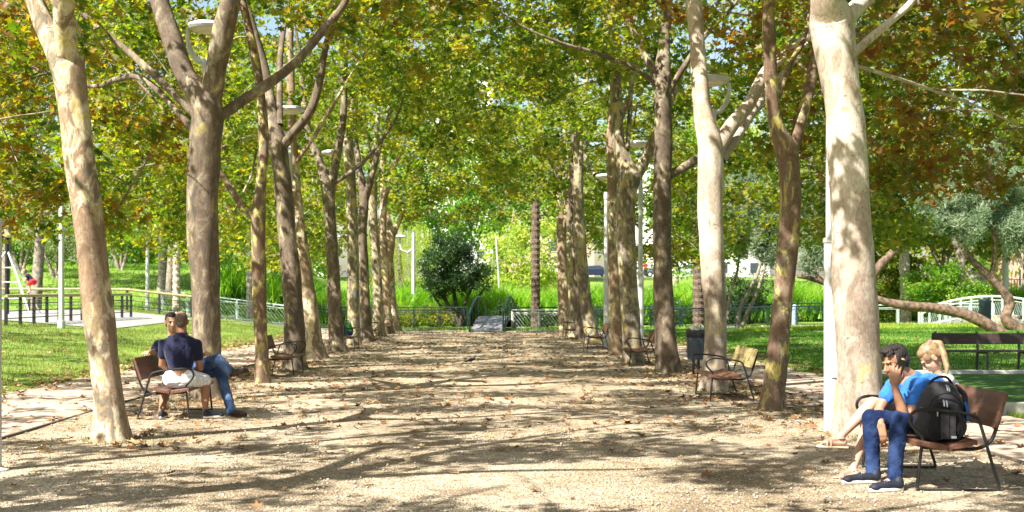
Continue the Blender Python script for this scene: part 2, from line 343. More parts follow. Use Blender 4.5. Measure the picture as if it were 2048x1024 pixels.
sheet('pond_bank', -14, 20, 62.9, 64.3, .016, CONC_L, 35, 3)
# playground pavement on the left bank
X0 = np.linspace(-42, -15.4, 40)
sheet('playground_paving', -45, -12.9, 44.5, 58, .03, CONC_L, 60, 20)
# turf court with raised concrete kerbs on the right
sheet('turf_court', 6.98, 16, 16.45, 23.8, .09, TURF)
def kerb(name, c, d, label):
    o = MB().box(c, d).build(name, CONC, bevel=.012); tag(o, label, 'kerb'); return o
kerb('concrete_kerb', (11.4, 16.36, .06), (9.2, .16, .2), 'low pale concrete kerb along the near edge of the turf court')
kerb('concrete_kerb', (11.4, 23.9, .06), (9.2, .18, .2), 'low pale concrete kerb on the far side of the turf court, in front of the dark slatted bench')

# ------------------------------------------------------------------ grass, litter
def blades(name, X, Y, h, wd, mat, lean=.45, zoff=0, zf=None):
    n = len(X); a = rng.uniform(0, 6.28, n); Z = (zf(X, Y) if zf else g(X, Y))+zoff
    hx = np.cos(a)*wd/2; hy = np.sin(a)*wd/2
    la = rng.uniform(0, 6.28, n); ll = rng.uniform(0, lean, n)*h
    B0 = np.stack([X-hx, Y-hy, Z-.01], 1); B1 = np.stack([X+hx, Y+hy, Z-.01], 1)
    T = np.stack([X+np.cos(la)*ll, Y+np.sin(la)*ll, Z+h], 1)
    V = np.stack([B0, B1, T], 1).reshape(-1, 3); Fa = np.arange(3*n).reshape(n, 3)
    return tag(link(name, np_mesh(name, V, Fa), mat), kind='stuff')
n = 150000
Y = 17+(62-17)*rng.random(n)**.8; X = -7.5-12*rng.random(n)
ok = ~((X < -12.9) & (Y > 44.5) & (Y < 58)); X, Y = X[ok], Y[ok]
kp = rng.random(len(X)) < .62+.55*np.sin(X*1.7+Y*.5)*np.sin(Y*.8-X*.4); X, Y = X[kp], Y[kp]
blades('lawn_grass', X, Y, rng.uniform(.03, .085, len(X)), rng.uniform(.015, .035, len(X)), GRASS)
n = 110000
Y = 23.9+(62-24.2)*rng.random(n)**.9+.2; X = 7.0+15*rng.random(n)
kp = rng.random(n) < .68+.5*np.sin(X*1.3+Y*.6)*np.sin(Y*.7-X*.5); X, Y = X[kp], Y[kp]; n = len(X)
blades('lawn_grass', X, Y, rng.uniform(.03, .09, n), rng.uniform(.015, .035, n), GRASS_R)
n = 3500; blades('grass_strip', 6.9+.55*rng.random(n), 13+3.2*rng.random(n), rng.uniform(.03, .1, n), rng.uniform(.008, .016, n), GRASS)
n = 26000
blades('far_meadow_grass', -10-45*rng.random(n), 62+45*rng.random(n), rng.uniform(.08, .25, n), rng.uniform(.04, .09, n), REED)

ws = []
for cx, cy in ((-3.8, 13.2), (-3.95, 18.7), (-3.78, 22.3), (3.98, 16.9), (4.3, 14.0), (3.95, 20.6), (3.9, 25.8), (-3.85, 26.8), (3.77, 29.3)):
    n = 150; ws.append(np.stack([rng.normal(cx+.15, .38, n), rng.normal(cy-.1, .3, n)], 1))
ws = np.concatenate(ws); blades('weeds_at_trunks', ws[:, 0], ws[:, 1], rng.uniform(.015, .05, len(ws)), rng.uniform(.012, .03, len(ws)), GRASS, zoff=.012)
# dry leaves lying on the ground
LV = np.array([(0, 0), (.48, .08), (.24, .32), (.52, .70), (.17, .62), (0, 1.0), (-.17, .62), (-.52, .70), (-.24, .32), (-.48, .08)], float)
LV[:, 1] -= .4
HALF = np.array([[0, 1, 2, 3, 4, 5], [5, 6, 7, 8, 9, 0]])
def leaf_mesh(name, Cn, Nn, size, yaw, fold=.12, curl=0.0):
    """palmate leaves at centres Cn, normals Nn"""
    n = len(Cn); Nn = Nn/np.linalg.norm(Nn, axis=1, keepdims=True)
    ref = np.tile(np.array([[0., 0, 1]]), (n, 1)); ref[np.abs(Nn[:, 2]) > .9] = (1, 0, 0)
    A = np.cross(ref, Nn); A /= np.linalg.norm(A, axis=1, keepdims=True); B = np.cross(Nn, A)
    c, s = np.cos(yaw)[:, None], np.sin(yaw)[:, None]; U = A*c+B*s; W = -A*s+B*c
    k = len(LV); sz = size[:, None]
    V = np.empty((n, k, 3))
    for i, (x, y) in enumerate(LV):
        V[:, i] = Cn+sz*(U*x+W*y+Nn*(fold*abs(x)*2+curl*(y*y)))
    Fa = (np.arange(n)[:, None, None]*k+HALF[None]).reshape(-1, 6)
    return np_mesh(name, V.reshape(-1, 3), Fa)
def litter(n, xf, yf, smin=.05, smax=.13):
    X = xf(n); Y = yf(n); n = len(X)
    Nn = np.stack([rng.normal(0, .28, n), rng.normal(0, .28, n), np.ones(n)], 1)
    size = rng.uniform(smin, smax, n); Cn = np.stack([X, Y, g(X, Y)+0.012+size*.1*np.abs(rng.normal(0, 1, n))*.5+.008], 1)
    return Cn, Nn, size
parts = []
def clump(n, cx, sx, y0, y1):
    yy = rng.uniform(y0, y1, n); return litter(n, lambda k: rng.normal(cx, sx, k), lambda k: yy)
parts.append(litter(1800, lambda k: rng.uniform(-5, 5, k), lambda k: rng.uniform(14, 45, k), .05, .12)); parts.append(litter(2300, lambda k: rng.uniform(-5, 5, k), lambda k: 8.2+52*rng.random(k)**.7, .045, .11))
parts.append(clump(1500, -4.5, .55, 15, 60)); parts.append(clump(1500, 4.4, .5, 12, 60))
parts.append(clump(1700, -7.6, .35, 17, 60)); parts.append(clump(1000, 7.2, .3, 24, 60))
parts.append(litter(500, lambda k: rng.uniform(-7.4, -5.1, k), lambda k: rng.uniform(12, 60, k)))
parts.append(litter(350, lambda k: rng.uniform(5.1, 6.8, k), lambda k: rng.uniform(10, 60, k)))
parts.append(litter(500, lambda k: rng.uniform(-14, -7.5, k), lambda k: rng.uniform(18, 45, k)))
parts.append(litter(500, lambda k: rng.uniform(7, 18, k), lambda k: rng.uniform(24, 58, k)))
# patches of drift
for _ in range(46):
    cx, cy = rng.uniform(-4.8, 4.8), rng.uniform(10, 58); k = rng.integers(8, 26)
    parts.append(litter(k, lambda q: rng.normal(cx, .45, q), lambda q: rng.normal(cy, .5, q)))
for cx, cy, k in ((3.75, 18.9, 30), (-4.3, 27, 60), (-4.5, 24, 60), (4.6, 10.6, 14), (3.4, 24.5, 24), (-3.2, 13.0, 18)):
    parts.append(litter(k, lambda q: rng.normal(cx, .35, q), lambda q: rng.normal(cy, .3, q)))
Cn = np.concatenate([p[0] for p in parts]); Nn = np.concatenate([p[1] for p in parts]); sz = np.concatenate([p[2] for p in parts])
tag(link('fallen_leaves', leaf_mesh('fallen_leaves', Cn, Nn, sz, rng.uniform(0, 6.28, len(Cn)), .22, .25), LITTER), kind='stuff')
n = 5200   # pebbles and bits of bark on the walk, near the camera
X = rng.uniform(-5, 5, n); Y = 8.2+12*rng.random(n)**1.4; s_ = rng.uniform(.006, .018, n)
O6 = np.array([(1, 0, 0), (0, 1, 0), (-1, 0, 0), (0, -1, 0), (0, 0, .7), (0, 0, -.7)]); T8 = np.array([(0, 1, 4), (1, 2, 4), (2, 3, 4), (3, 0, 4), (1, 0, 5), (2, 1, 5), (3, 2, 5), (0, 3, 5)])
V = O6[None]*s_[:, None, None]*rng.uniform(.6, 1.3, (n, 6, 1))+np.stack([X, Y, np.full(n, .018)], 1)[:, None]
tag(link('pebbles', np_mesh('pebbles', V.reshape(-1, 3), (np.arange(n)[:, None, None]*6+T8[None]).reshape(-1, 3)), simple('pebble_stone', (.4, .34, .27), .9, var=.35, scale=1.2)), kind='stuff')

# ------------------------------------------------------------------ trees
def catmull(pts, rad, per=5):
    pts = [Vector(p) for p in pts]; out = []; ro = []
    for i in range(len(pts)-1):
        p0 = pts[max(i-1, 0)]; p1 = pts[i]; p2 = pts[i+1]; p3 = pts[min(i+2, len(pts)-1)]
        for k in range(per):
            t = k/per
            out.append(.5*((2*p1)+(p2-p0)*t+(2*p0-5*p1+4*p2-p3)*t*t+(3*p1-p0-3*p2+p3)*t**3))
            ro.append(rad[i]*(1-t)+rad[i+1]*t)
    out.append(pts[-1]); ro.append(rad[-1]); return out, ro
def bark_tube(mb, pts, rad, n=20, rs=None, flare=False, per=6):
    pts, rad = catmull(pts, rad, per)
    t = [(pts[min(i+1, len(pts)-1)]-pts[max(i-1, 0)]).normalized() for i in range(len(pts))]
    u = Vector((1, 0, 0)); u = (u-t[0]*u.dot(t[0])).normalized(); V = []; Fs = []
    ph = [rs.uniform(0, 6.28) for _ in range(8)]; L = 0
    for i, p in enumerate(pts):
        if i: L += (p-pts[i-1]).length
        u = (u-t[i]*u.dot(t[i])).normalized(); w_ = t[i].cross(u)
        for k in range(n):
            a = 2*math.pi*k/n
            f = 1+.045*math.sin(2*a+ph[0]+L*1.1)+.04*math.sin(3*a+ph[1]-L*2.3)+.025*math.sin(5*a+ph[2]+L*5)+.03*math.sin(L*4.2+ph[3])+.02*math.sin(7*a+ph[4]+L*9)
            if flare: f *= 1+.30*math.exp(-L/.17)*(1+.45*math.sin(4*a+ph[5]))
            V.append(p+(u*math.cos(a)+w_*math.sin(a))*rad[i]*f)
    for i in range(len(pts)-1):
        for k in range(n):
            k2 = (k+1) % n; Fs.append((i*n+k, i*n+k2, (i+1)*n+k2, (i+1)*n+k))
    Fs.append(tuple((len(pts)-1)*n+k for k in range(n)))
    mb.add(V, Fs)
    return pts, rad
def seg_cones(A, B, ra, rb, k=5):
    D = B-A; L = np.linalg.norm(D, axis=1, keepdims=True)+1e-9; D = D/L
    ref = np.tile([[0., 0, 1]], (len(A), 1)); ref[np.abs(D[:, 2]) > .9] = (1, 0, 0)
    U = np.cross(D, ref); U /= np.linalg.norm(U, axis=1, keepdims=True); W = np.cross(D, U)
    V = np.empty((len(A), 2, k, 3))
    for j in range(k):
        a = 2*math.pi*j/k; o = U*math.cos(a)+W*math.sin(a)
        V[:, 0, j] = A+o*ra[:, None]; V[:, 1, j] = B+D*.01+o*rb[:, None]
    base = (np.arange(len(A))*2*k)[:, None]; j = np.arange(k); j2 = (j+1) % k
    Fa = np.stack([base+j, base+j2, base+k+j2, base+k+j], 2).reshape(-1, 4)
    return V.reshape(-1, 3), Fa
def add_twigs(o, A, B, ra, rb, mat, k=5):
    V, Fa = seg_cones(A, B, ra, rb, k); me = o.data; nv = len(me.vertices)
    V0 = np.empty(nv*3, np.float32); me.vertices.foreach_get('co', V0)
    polys = [tuple(p.vertices) for p in me.polygons]; np_ = len(polys)
    m2 = bpy.data.meshes.new('trunk'); tot = np.array([len(p) for p in polys]+[4]*len(Fa), np.int32); lv = np.concatenate([np.array([i for p in polys for i in p], np.int32), (Fa+nv).ravel().astype(np.int32)])
    m2.vertices.add(nv+len(V)); m2.vertices.foreach_set('co', np.concatenate([V0, V.astype(np.float32).ravel()]))
    m2.loops.add(len(lv)); m2.loops.foreach_set('vertex_index', lv); m2.polygons.add(len(tot))
    m2.polygons.foreach_set('loop_start', np.concatenate([[0], np.cumsum(tot)[:-1]]).astype(np.int32)); m2.polygons.foreach_set('loop_total', tot)
    mi = np.zeros(len(tot), np.int32); mi[np_:] = 1; m2.materials.append(me.materials[0]); m2.materials.append(mat); m2.polygons.foreach_set('material_index', mi)
    m2.polygons.foreach_set('use_smooth', [True]*len(tot)); m2.update(calc_edges=True); o.data = m2; bpy.data.meshes.remove(me)
def grow(sk, sr, clusters, rg, tip=.005, lift=.12, step=.5):
    pos = [np.array(p) for p in sk]; par = [-1]*len(sk); n0 = len(sk)
    buf = np.zeros((n0+len(clusters)*14, 3)); buf[:n0] = sk; n = n0
    d0 = np.array([np.min(((buf[:n0]-c)**2).sum(1)) for c in clusters])
    wt = [0.]*n0; ends = []
    for ci in np.argsort(d0):
        c = clusters[ci]; d = ((buf[:n]-c)**2).sum(1)
        d = np.where(buf[:n, 2] > c[2]+.6, d*1.5, d)
        j = int(np.argmin(d)); A = buf[j].copy(); L = math.sqrt(((A-c)**2).sum())
        m = min(10, max(2, int(L/step))); mid = (A+c)/2+np.array([0, 0, lift*L])+rg.normal(0, .07*L, 3)
        pj = j
        for q in range(1, m+1):
            t = q/m; p = (1-t)**2*A+2*t*(1-t)*mid+t*t*c
            buf[n] = p; par.append(pj); wt.append(0.); pj = n; n += 1
        wt[pj] = 1.; ends.append(pj)
    for i in range(n-1, n0-1, -1):
        if par[i] >= n0: wt[par[i]] += wt[i]
    wt = np.array(wt); r = tip*np.maximum(wt, .6)**.47+.002
    idx = np.arange(n0, n); pa = np.array(par)[idx]
    rp = np.where(pa >= n0, np.minimum(r[pa], r[idx]*1.5), np.minimum(r[idx]*1.25, np.concatenate([sr, np.zeros(max(0, n-n0))])[np.minimum(pa, n0-1)]*.9+.01))
    return buf[pa], buf[idx], rp, r[idx]
def bush_leaves(Cl, rg, per, rad, size, flat=.6, upn=.8):
    n = len(Cl)*per; c = np.repeat(Cl, per, 0)
    off = rg.normal(0, 1, (n, 3)); off /= np.linalg.norm(off, axis=1, keepdims=True)+1e-9; off *= (rg.random((n, 1))**.6)*rad; off[:, 2] *= flat
    Nn = rg.normal(0, .85, (n, 3)); Nn[:, 2] = np.abs(Nn[:, 2])*.6+upn*.8
    return c+off, Nn, rg.uniform(size*.5, size*1.2, n)
def quad_leaves(name, Cn, Nn, size, asp=.55):
    n = len(Cn); Nn = Nn/np.linalg.norm(Nn, axis=1, keepdims=True); yaw = rng.uniform(0, 6.28, n)
    ref = np.tile(np.array([[0., 0, 1]]), (n, 1)); ref[np.abs(Nn[:, 2]) > .9] = (1, 0, 0)
    A = np.cross(ref, Nn); A /= np.linalg.norm(A, axis=1, keepdims=True); B = np.cross(Nn, A)
    c, s = np.cos(yaw)[:, None], np.sin(yaw)[:, None]; U = A*c+B*s; W = -A*s+B*c; sz = size[:, None]
    V = np.stack([Cn-W*sz*.5, Cn+U*sz*asp*.5+Nn*sz*.06, Cn+W*sz*.5, Cn-U*sz*asp*.5+Nn*sz*.06], 1)
    return np_mesh(name, V.reshape(-1, 3), np.arange(4*n).reshape(n, 4))

# places the photo shows in full sun: the foliage leaves gaps on the way to the sun
SD = np.array(SUNDIR)
LIT = [(P(a, b, F*CH/(b-VY)), rr) for a, b, rr in ((980, 960, .65), (1150, 990, .5), (760, 990, .45), (1300, 940, .5), (350, 850, .5), (700, 838, .6), (960, 832, .6), (1250, 850, .5), (60, 868, .5), (620, 772, .7), (900, 765, .7), (1180, 778, .6), (1480, 880, .5), (1650, 850, .6), (1850, 1010, .5))]
LIT += [(P(1660, py, 14.2), .75) for py in (840, 740)] + [(P(1745, 810, 10.5), .5), (P(1700, 880, 10.4), .5), (P(1690, 900, 10.4), .5)]
LIT += [(P(px, py, 13), .35) for px, py in ((215, 850), (150, 290))] + [(P(1420, py, 20.5), .35) for py in (400, 230, 60)] + [(P(1470, 740, 18.5), .4), (P(300, 730, 15.6), .4), (P(1281, 600, 31), .5)]
LIT += [(P(px, py, Y_), .28) for px, py, Y_ in ((405, 570, 18.6), (400, 400, 18.6), (520, 480, 22.2), (1566, 560, 16.7), (1330, 560, 25.7), (1255, 650, 29), (1335, 690, 25.7), (1430, 560, 20.4), (660, 560, 36))]
LIT = [(np.array(a), r) for a, r in LIT]
def in_gap(p):
    for a, r in LIT:
        d = p-a; t = d@SD
        if t > 1 and ((d-SD*t)**2).sum() < (r*1.25)**2: return True
    return False
def plane_tree(label, base, trunk, limbs, bk, lf, seed, inner=6.7, M=150, per=72, simple_leaf=False, lsz=.165, ztop=11.5, umax=9.8, group='plane trees lining the walk', outz=2.75):
    """base (px,py); trunk [(px,py,w)]; limbs [[(px,py,w),...] , dy]"""
    rg = np.random.default_rng(seed); rs = random.Random(seed)
    if len(base) == 2: Y0 = F*CH/(base[1]-VY); X0 = (base[0]-VX)/F*Y0
    else: X0, Y0 = base[0], base[1]
    root = thing('plane_tree', (X0, Y0, 0), label, 'tree', group)
    O = Vector((X0, Y0, 0))
    def Q(px, py, dy=0): return P(px, py, Y0+dy)-O
    mb = MB(); sk = []; sr = []
    if trunk:
        wb = trunk[0][2]*S(Y0)/2
        pts = [Vector((0, 0, -.03))]+[Q(a, b) for a, b, _ in trunk[1:]]; rad = [wb*1.0]+[c*S(Y0)/2 for _, _, c in trunk[1:]]
    else:
        pts = [Vector((0, 0, -.03)), Vector((rs.uniform(-.1, .1), 0, 1.5)), Vector((rs.uniform(-.15, .15), 0, 3.0)), Vector((rs.uniform(-.2, .2), 0, 4.0))]; rad = [.2, .17, .16, .15]
    top = pts[-1]; r = rad
    if not limbs:
        limbs = []
        for q in range(3):
            a = rs.uniform(0, 2)+q*2.1; e = top+Vector((math.cos(a)*1.5, math.sin(a)*1.2, 2.4)); limbs.append(([top-Vector((0, 0, .25)), (top+e)/2+Vector((0, 0, -.1)), e], [r[-1]*.7, r[-1]*.55, r[-1]*.4]))
    else:
        L2 = []
        for lb, dy in limbs:
            k = len(lb); pp = []; rr = []
            for i, (a, b, c) in enumerate(lb):
                d = dy*i/max(1, k-1); pp.append(Q(a, b, d)); rr.append(c*S(Y0+d)/2)
            L2.append((pp, rr))
        limbs = L2
    side = 1 if X0 > 0 else -1
    for li, (pp, rr) in enumerate(limbs):
        # extend the limb upward beyond what the picture gives
        d = (pp[-1]-pp[-2]).normalized(); e = pp[-1].copy(); re = rr[-1]
        if re > .018:
            d = (d+Vector((rs.uniform(-.25, .25), rs.uniform(-.3, .3), .35))).normalized(); nseg = 3
            ln = min(1.5, max(.6, (ztop-1.5-e.z)/3.2))
            for q in range(nseg):
                e = e+d*ln; re *= .68; pp.append(e.copy()); rr.append(re)
                d = (d+Vector((rs.uniform(-.3, .3), rs.uniform(-.3, .3), .2))).normalized()
        if li == 0:
            n0 = len(pts)*6; pp = pts+pp[1:]; rr = rad+rr[1:]; p, r = bark_tube(mb, pp, rr, 22, rs, True)
        else: n0 = 3; p, r = bark_tube(mb, pp, rr, 14, rs)
        for a, b in zip(p[n0:], r[n0:]): sk.append(tuple(a)); sr.append(b)
    # crown cluster points
    cl = []
    while len(cl) < M:
        u = rg.uniform(.1, umax); y = rg.uniform(-2.9, 2.9)+Y0
        zmin = np.interp(u, [0, 2.5, 4.2, 5.2, 6.5, 8, 10], [inner, inner, inner+.1, (inner+outz)/2, outz+.2, outz, outz+.1])
        zmax = ztop-.13*(u-4)**2
        z = zmin+(zmax-zmin)*rg.random()**1.15
        cl.append((side*u-X0, y-Y0, z+gz(side*u, y)*.6) if abs(X0) < 8 else (rg.uniform(-3, 3), rg.uniform(-3, 3), rg.uniform(4.4, 9)))
    base_ = np.array([X0, Y0, 0.]); cl = np.array([c for c in cl if not in_gap(np.array(c)+base_)])
    A, B, ra, rb = grow(np.array(sk), np.array(sr), cl, rg)
    o = mb.build('trunk', bk, root, True); add_twigs(o, A, B, ra, rb, BRANCH)
    Cn, Nn, sz = bush_leaves(cl, rg, per, .62, lsz)
    KP = rg.random(len(Cn)) < .75
    if simple_leaf: me = quad_leaves('crown', Cn[KP], Nn[KP], sz[KP]*1.3, .8)
    else: me = leaf_mesh('crown', Cn, Nn, sz, rg.uniform(0, 6.28, len(Cn)), .12, -.1)
    link('crown', me, lf, root)
    return root

plane_tree('pale cream plane tree leaning left, nearest on the left of the walk', (225, 885),
  [(225, 885, 74), (219, 800, 62), (203, 680, 60), (189, 560, 59), (176, 440, 58), (158, 300, 56), (146, 205, 60), (133, 130, 66)],
  [([(128, 150, 50), (105, 85, 42), (68, 0, 38), (40, -80, 32)], .5), ([(138, 140, 44), (130, 70, 42), (127, 0, 42), (135, -90, 34)], -.5)], BARK_PALE, LEAF_MIX, 11, M=128, inner=6.3, outz=4.0)
plane_tree('thick grey-brown plane tree with a low fork, behind the two men on the bench', (415, 800),
  [(415, 800, 62), (413, 700, 56), (411, 600, 56), (408, 500, 58), (405, 380, 62), (410, 280, 60), (412, 215, 66)],
  [([(402, 225, 46), (372, 150, 40), (345, 80, 42), (318, 0, 38), (300, -80, 30)], .6), ([(418, 220, 44), (432, 140, 40), (447, 60, 44), (462, -20, 36)], -.4),
   ([(430, 240, 22), (480, 205, 22), (540, 165, 22), (600, 115, 18), (650, 55, 17), (694, -5, 12)], .8), ([(398, 240, 16), (345, 185, 15), (265, 110, 14), (180, 40, 11), (130, -20, 8)], 1.2),
   ([(395, 270, 14), (330, 195, 12), (280, 155, 13), (235, 158, 12), (185, 172, 8)], 2.0)], BARK_DARK, LEAF_MIX, 12, M=128, outz=3.0)
plane_tree('slim dark plane tree with yellow flecks and a low Y fork, third on the left', (525, 768),
  [(525, 768, 30), (523, 700, 27), (520, 620, 27), (518, 540, 27), (516, 440, 27)],
  [([(515, 450, 22), (522, 370, 21), (527, 280, 21), (520, 180, 19), (505, 90, 18), (484, 0, 16)], .3), ([(514, 440, 14), (480, 405, 14), (450, 360, 12), (430, 330, 10), (400, 300, 7)], .6)], BARK_RED, LEAF_MIX, 13)
plane_tree('big dark brown plane tree leaning left beside the second lamp on the left', (590, 740),
  [(590, 740, 44), (588, 660, 41), (583, 560, 40), (572, 440, 37), (562, 340, 34), (553, 285, 38)],
  [([(550, 295, 28), (543, 220, 24), (525, 130, 22), (495, 20, 20), (480, -60, 16)], .8), ([(558, 300, 18), (590, 262, 18), (622, 220, 17), (640, 160, 15), (652, 90, 14), (675, 30, 11)], -.6), ([(560, 250, 14), (560, 120, 12), (575, 10, 9)], 1.5)], BARK_DARK, LEAF_GREEN, 14)
plane_tree('pale cream plane trunk leaning left, right behind the big dark brown one on the left', (634, 718),
  [(634, 718, 38), (622, 640, 34), (611, 560, 30), (601, 470, 25), (592, 380, 21), (586, 280, 18), (582, 180, 16)],
  [([(582, 190, 15), (580, 110, 14), (581, 30, 13), (584, -50, 11)], .4), ([(588, 330, 10), (630, 270, 9), (660, 220, 8), (690, 170, 6)], -.6)], BARK_PALE, LEAF_GREEN, 15)
plane_tree('dark V-forked plane tree behind the bench with the green bag', (675, 704),
  [(675, 704, 31), (671, 640, 29), (667, 560, 26), (662, 470, 24), (655, 375, 26)],
  [([(650, 385, 18), (638, 320, 15), (618, 270, 14), (608, 200, 12), (600, 120, 10)], 1.0), ([(660, 385, 19), (672, 320, 17), (685, 250, 15), (688, 160, 14), (682, 60, 12)], .2), ([(660, 372, 9), (700, 345, 8), (740, 310, 7), (790, 240, 5)], -1)], BARK_DARK, LEAF_GREEN, 16)
plane_tree('straight olive grey plane trunk, seventh on the left', (708, 692),
  [(708, 692, 26), (707, 620, 24), (706, 520, 23), (703, 400, 22), (697, 300, 20), (693, 220, 18)],
  [([(693, 230, 14), (690, 150, 12), (696, 60, 10)], .5), ([(696, 250, 9), (715, 170, 8), (740, 90, 6)], -.8)], BARK_MID, LEAF_GREEN, 17, M=145)
plane_tree('slim dark plane tree with two ascending forks, eighth on the left', (736, 683),
  [(736, 683, 24), (731, 620, 21), (728, 540, 19), (725, 460, 18), (728, 400, 18)],
  [([(728, 405, 15), (718, 330, 12), (708, 250, 11), (716, 170, 9)], .8), ([(730, 400, 14), (744, 350, 13), (760, 290, 10), (785, 210, 8), (820, 120, 6)], -.5)], BARK_DARK, LEAF_GREEN, 18, M=128, simple_leaf=True)
plane_tree('mottled olive plane trunk, ninth on the left', (757, 673),
  [(757, 673, 24), (756, 600, 21), (751, 500, 19), (745, 420, 18), (748, 350, 16)],
  [([(748, 355, 12), (752, 280, 10), (760, 190, 8)], .5), ([(748, 355, 9), (735, 280, 8), (725, 200, 6)], -.5)], BARK_MID, LEAF_GREEN, 19, inner=5.8, M=128, simple_leaf=True)
plane_tree('pale plane tree leaning left with a fork to the right, tenth on the left', (776, 667),
  [(776, 667, 22), (772, 600, 20), (768, 520, 18), (764, 450, 17), (768, 390, 16)],
  [([(768, 395, 12), (766, 320, 10), (772, 240, 8)], .5), ([(769, 400, 10), (790, 330, 8), (820, 270, 6)], -.5)], BARK_PALE, LEAF_GREEN, 20, inner=5.4, M=128, simple_leaf=True)
plane_tree('pale low-forked plane tree, last on the left by the bridge', (790, 663),
  [(790, 663, 24), (783, 600, 20), (777, 520, 20), (779, 470, 22)],
  [([(776, 475, 14), (766, 400, 12), (768, 310, 9)], .5), ([(783, 478, 12), (800, 440, 10), (822, 390, 8), (850, 340, 6)], -.5)], BARK_PALE, LEAF_GREEN, 21, inner=5.2, M=128, simple_leaf=True)
# right-hand row
plane_tree('huge pale plane tree with smooth cream bark, nearest on the right beside the seated couple', (1722, 868),
  [(1722, 868, 92), (1717, 760, 84), (1712, 640, 82), (1706, 500, 80), (1697, 350, 76), (1687, 220, 76), (1672, 110, 84), (1662, 40, 86)],
  [([(1655, 70, 66), (1652, -10, 60), (1640, -110, 50)], -.4), ([(1672, 60, 40), (1712, 15, 34), (1760, -30, 28), (1810, -80, 22)], .6), ([(1694, 118, 20), (1738, 78, 18), (1790, 35, 16), (1830, -4, 14)], .3),
   ([(1705, 130, 8), (1790, 155, 7), (1880, 185, 6), (1960, 215, 5), (2048, 255, 3)], 2.2)], BARK_PINK, LEAF_BROWN, 31, M=128, inner=6.3, outz=3.0)
plane_tree('slim reddish plane tree with camouflage bark and a fork, second on the right', (1541, 822),
  [(1541, 822, 48), (1551, 740, 44), (1562, 640, 40), (1572, 540, 38), (1580, 420, 42), (1577, 340, 40), (1572, 300, 42)],
  [([(1568, 315, 30), (1550, 240, 28), (1542, 150, 26), (1538, 60, 26), (1532, -30, 22)], -.3), ([(1580, 310, 26), (1600, 250, 24), (1618, 180, 22), (1634, 100, 19), (1640, 20, 16)], .5), ([(1545, 230, 12), (1580, 130, 11), (1610, 70, 9)], .9)], BARK_RED, LEAF_BROWN, 32, outz=3.4, M=128)
plane_tree('white-barked plane tree forking in two beside the empty near bench on the right', (1426, 782),
  [(1426, 782, 50), (1430, 700, 46), (1430, 600, 46), (1424, 500, 48), (1420, 400, 48), (1421, 320, 50), (1420, 285, 50)],
  [([(1412, 300, 36), (1404, 210, 33), (1395, 100, 32), (1386, -10, 32), (1384, -80, 26)], .2), ([(1432, 300, 32), (1465, 248, 28), (1500, 205, 25), (1535, 140, 22), (1590, 95, 18), (1620, 60, 14)], .5),
   ([(1440, 320, 22), (1480, 262, 20), (1530, 190, 17), (1580, 130, 14)], 1.6)], BARK_PINK, LEAF_BROWN, 33, outz=3.2)
plane_tree('dark straight plane tree with thick side limbs, fourth on the right beside the litter bin', (1338, 745),
  [(1338, 745, 46), (1332, 680, 42), (1327, 600, 39), (1324, 500, 38), (1325, 400, 37), (1326, 300, 35), (1326, 200, 33), (1325, 160, 34)],
  [([(1325, 170, 28), (1328, 100, 24), (1332, 30, 20), (1335, -40, 17)], .3), ([(1315, 170, 12), (1265, 135, 10), (1190, 105, 8), (1120, 85, 6), (1040, 50, 4)], -.8), ([(1318, 160, 15), (1290, 110, 13), (1265, 60, 12), (1240, 0, 9)], .4),
   ([(1338, 350, 18), (1375, 330, 17), (1420, 300, 16), (1470, 250, 13), (1520, 215, 10)], .7), ([(1335, 190, 12), (1370, 130, 11), (1420, 60, 9), (1460, 20, 7)], -.6)], BARK_DARK, LEAF_GREEN, 34)
plane_tree('broad pale mottled plane tree forking in a wide V, fifth on the right', (1268, 728),
  [(1268, 728, 42), (1263, 660, 38), (1257, 580, 36), (1253, 480, 36), (1252, 390, 38), (1258, 350, 44)],
  [([(1250, 365, 30), (1238, 290, 26), (1234, 200, 23), (1228, 110, 21), (1224, 10, 18)], .4), ([(1264, 365, 24), (1290, 320, 23), (1312, 270, 20), (1345, 190, 16), (1380, 110, 12)], -.5), ([(1255, 300, 10), (1262, 180, 9), (1265, 60, 8)], 1.2)], BARK_MID, LEAF_GREEN, 35)
plane_tree('pale sunlit plane trunk close behind the mottled one, sixth on the right', (1234, 710),
  [(1234, 710, 32), (1231, 640, 27), (1229, 540, 26), (1228, 440, 25), (1226, 340, 24), (1224, 260, 22)],
  [([(1224, 270, 18), (1226, 180, 16), (1214, 80, 14), (1205, 0, 11)], .5), ([(1226, 280, 12), (1255, 200, 10), (1275, 120, 8)], -.6)], BARK_PALE, LEAF_GREEN, 36, M=145)
plane_tree('greenish plane tree leaning left with long rising limbs, seventh on the right', (1187, 689),
  [(1187, 689, 34), (1178, 640, 27), (1166, 560, 25), (1160, 470, 23), (1156, 380, 20), (1158, 330, 19)],
  [([(1157, 340, 15), (1160, 250, 13), (1172, 160, 12), (1185, 60, 10)], .6), ([(1156, 350, 13), (1145, 260, 11), (1128, 170, 9), (1110, 80, 8)], -.4), ([(1190, 350, 9), (1178, 330, 9), (1150, 270, 8), (1120, 200, 6)], 1.4)], BARK_MID, LEAF_GREEN, 37, M=128, simple_leaf=True)
plane_tree('slim dark brown plane trunk, eighth on the right', (1161, 681),
  [(1161, 681, 20), (1158, 620, 18), (1152, 520, 16), (1148, 420, 15), (1146, 350, 14)],
  [([(1146, 355, 11), (1140, 270, 9), (1150, 180, 8)], .4), ([(1146, 360, 8), (1170, 300, 7), (1190, 240, 6)], -.6)], BARK_DARK, LEAF_GREEN, 38, inner=6.0, M=128, simple_leaf=True)
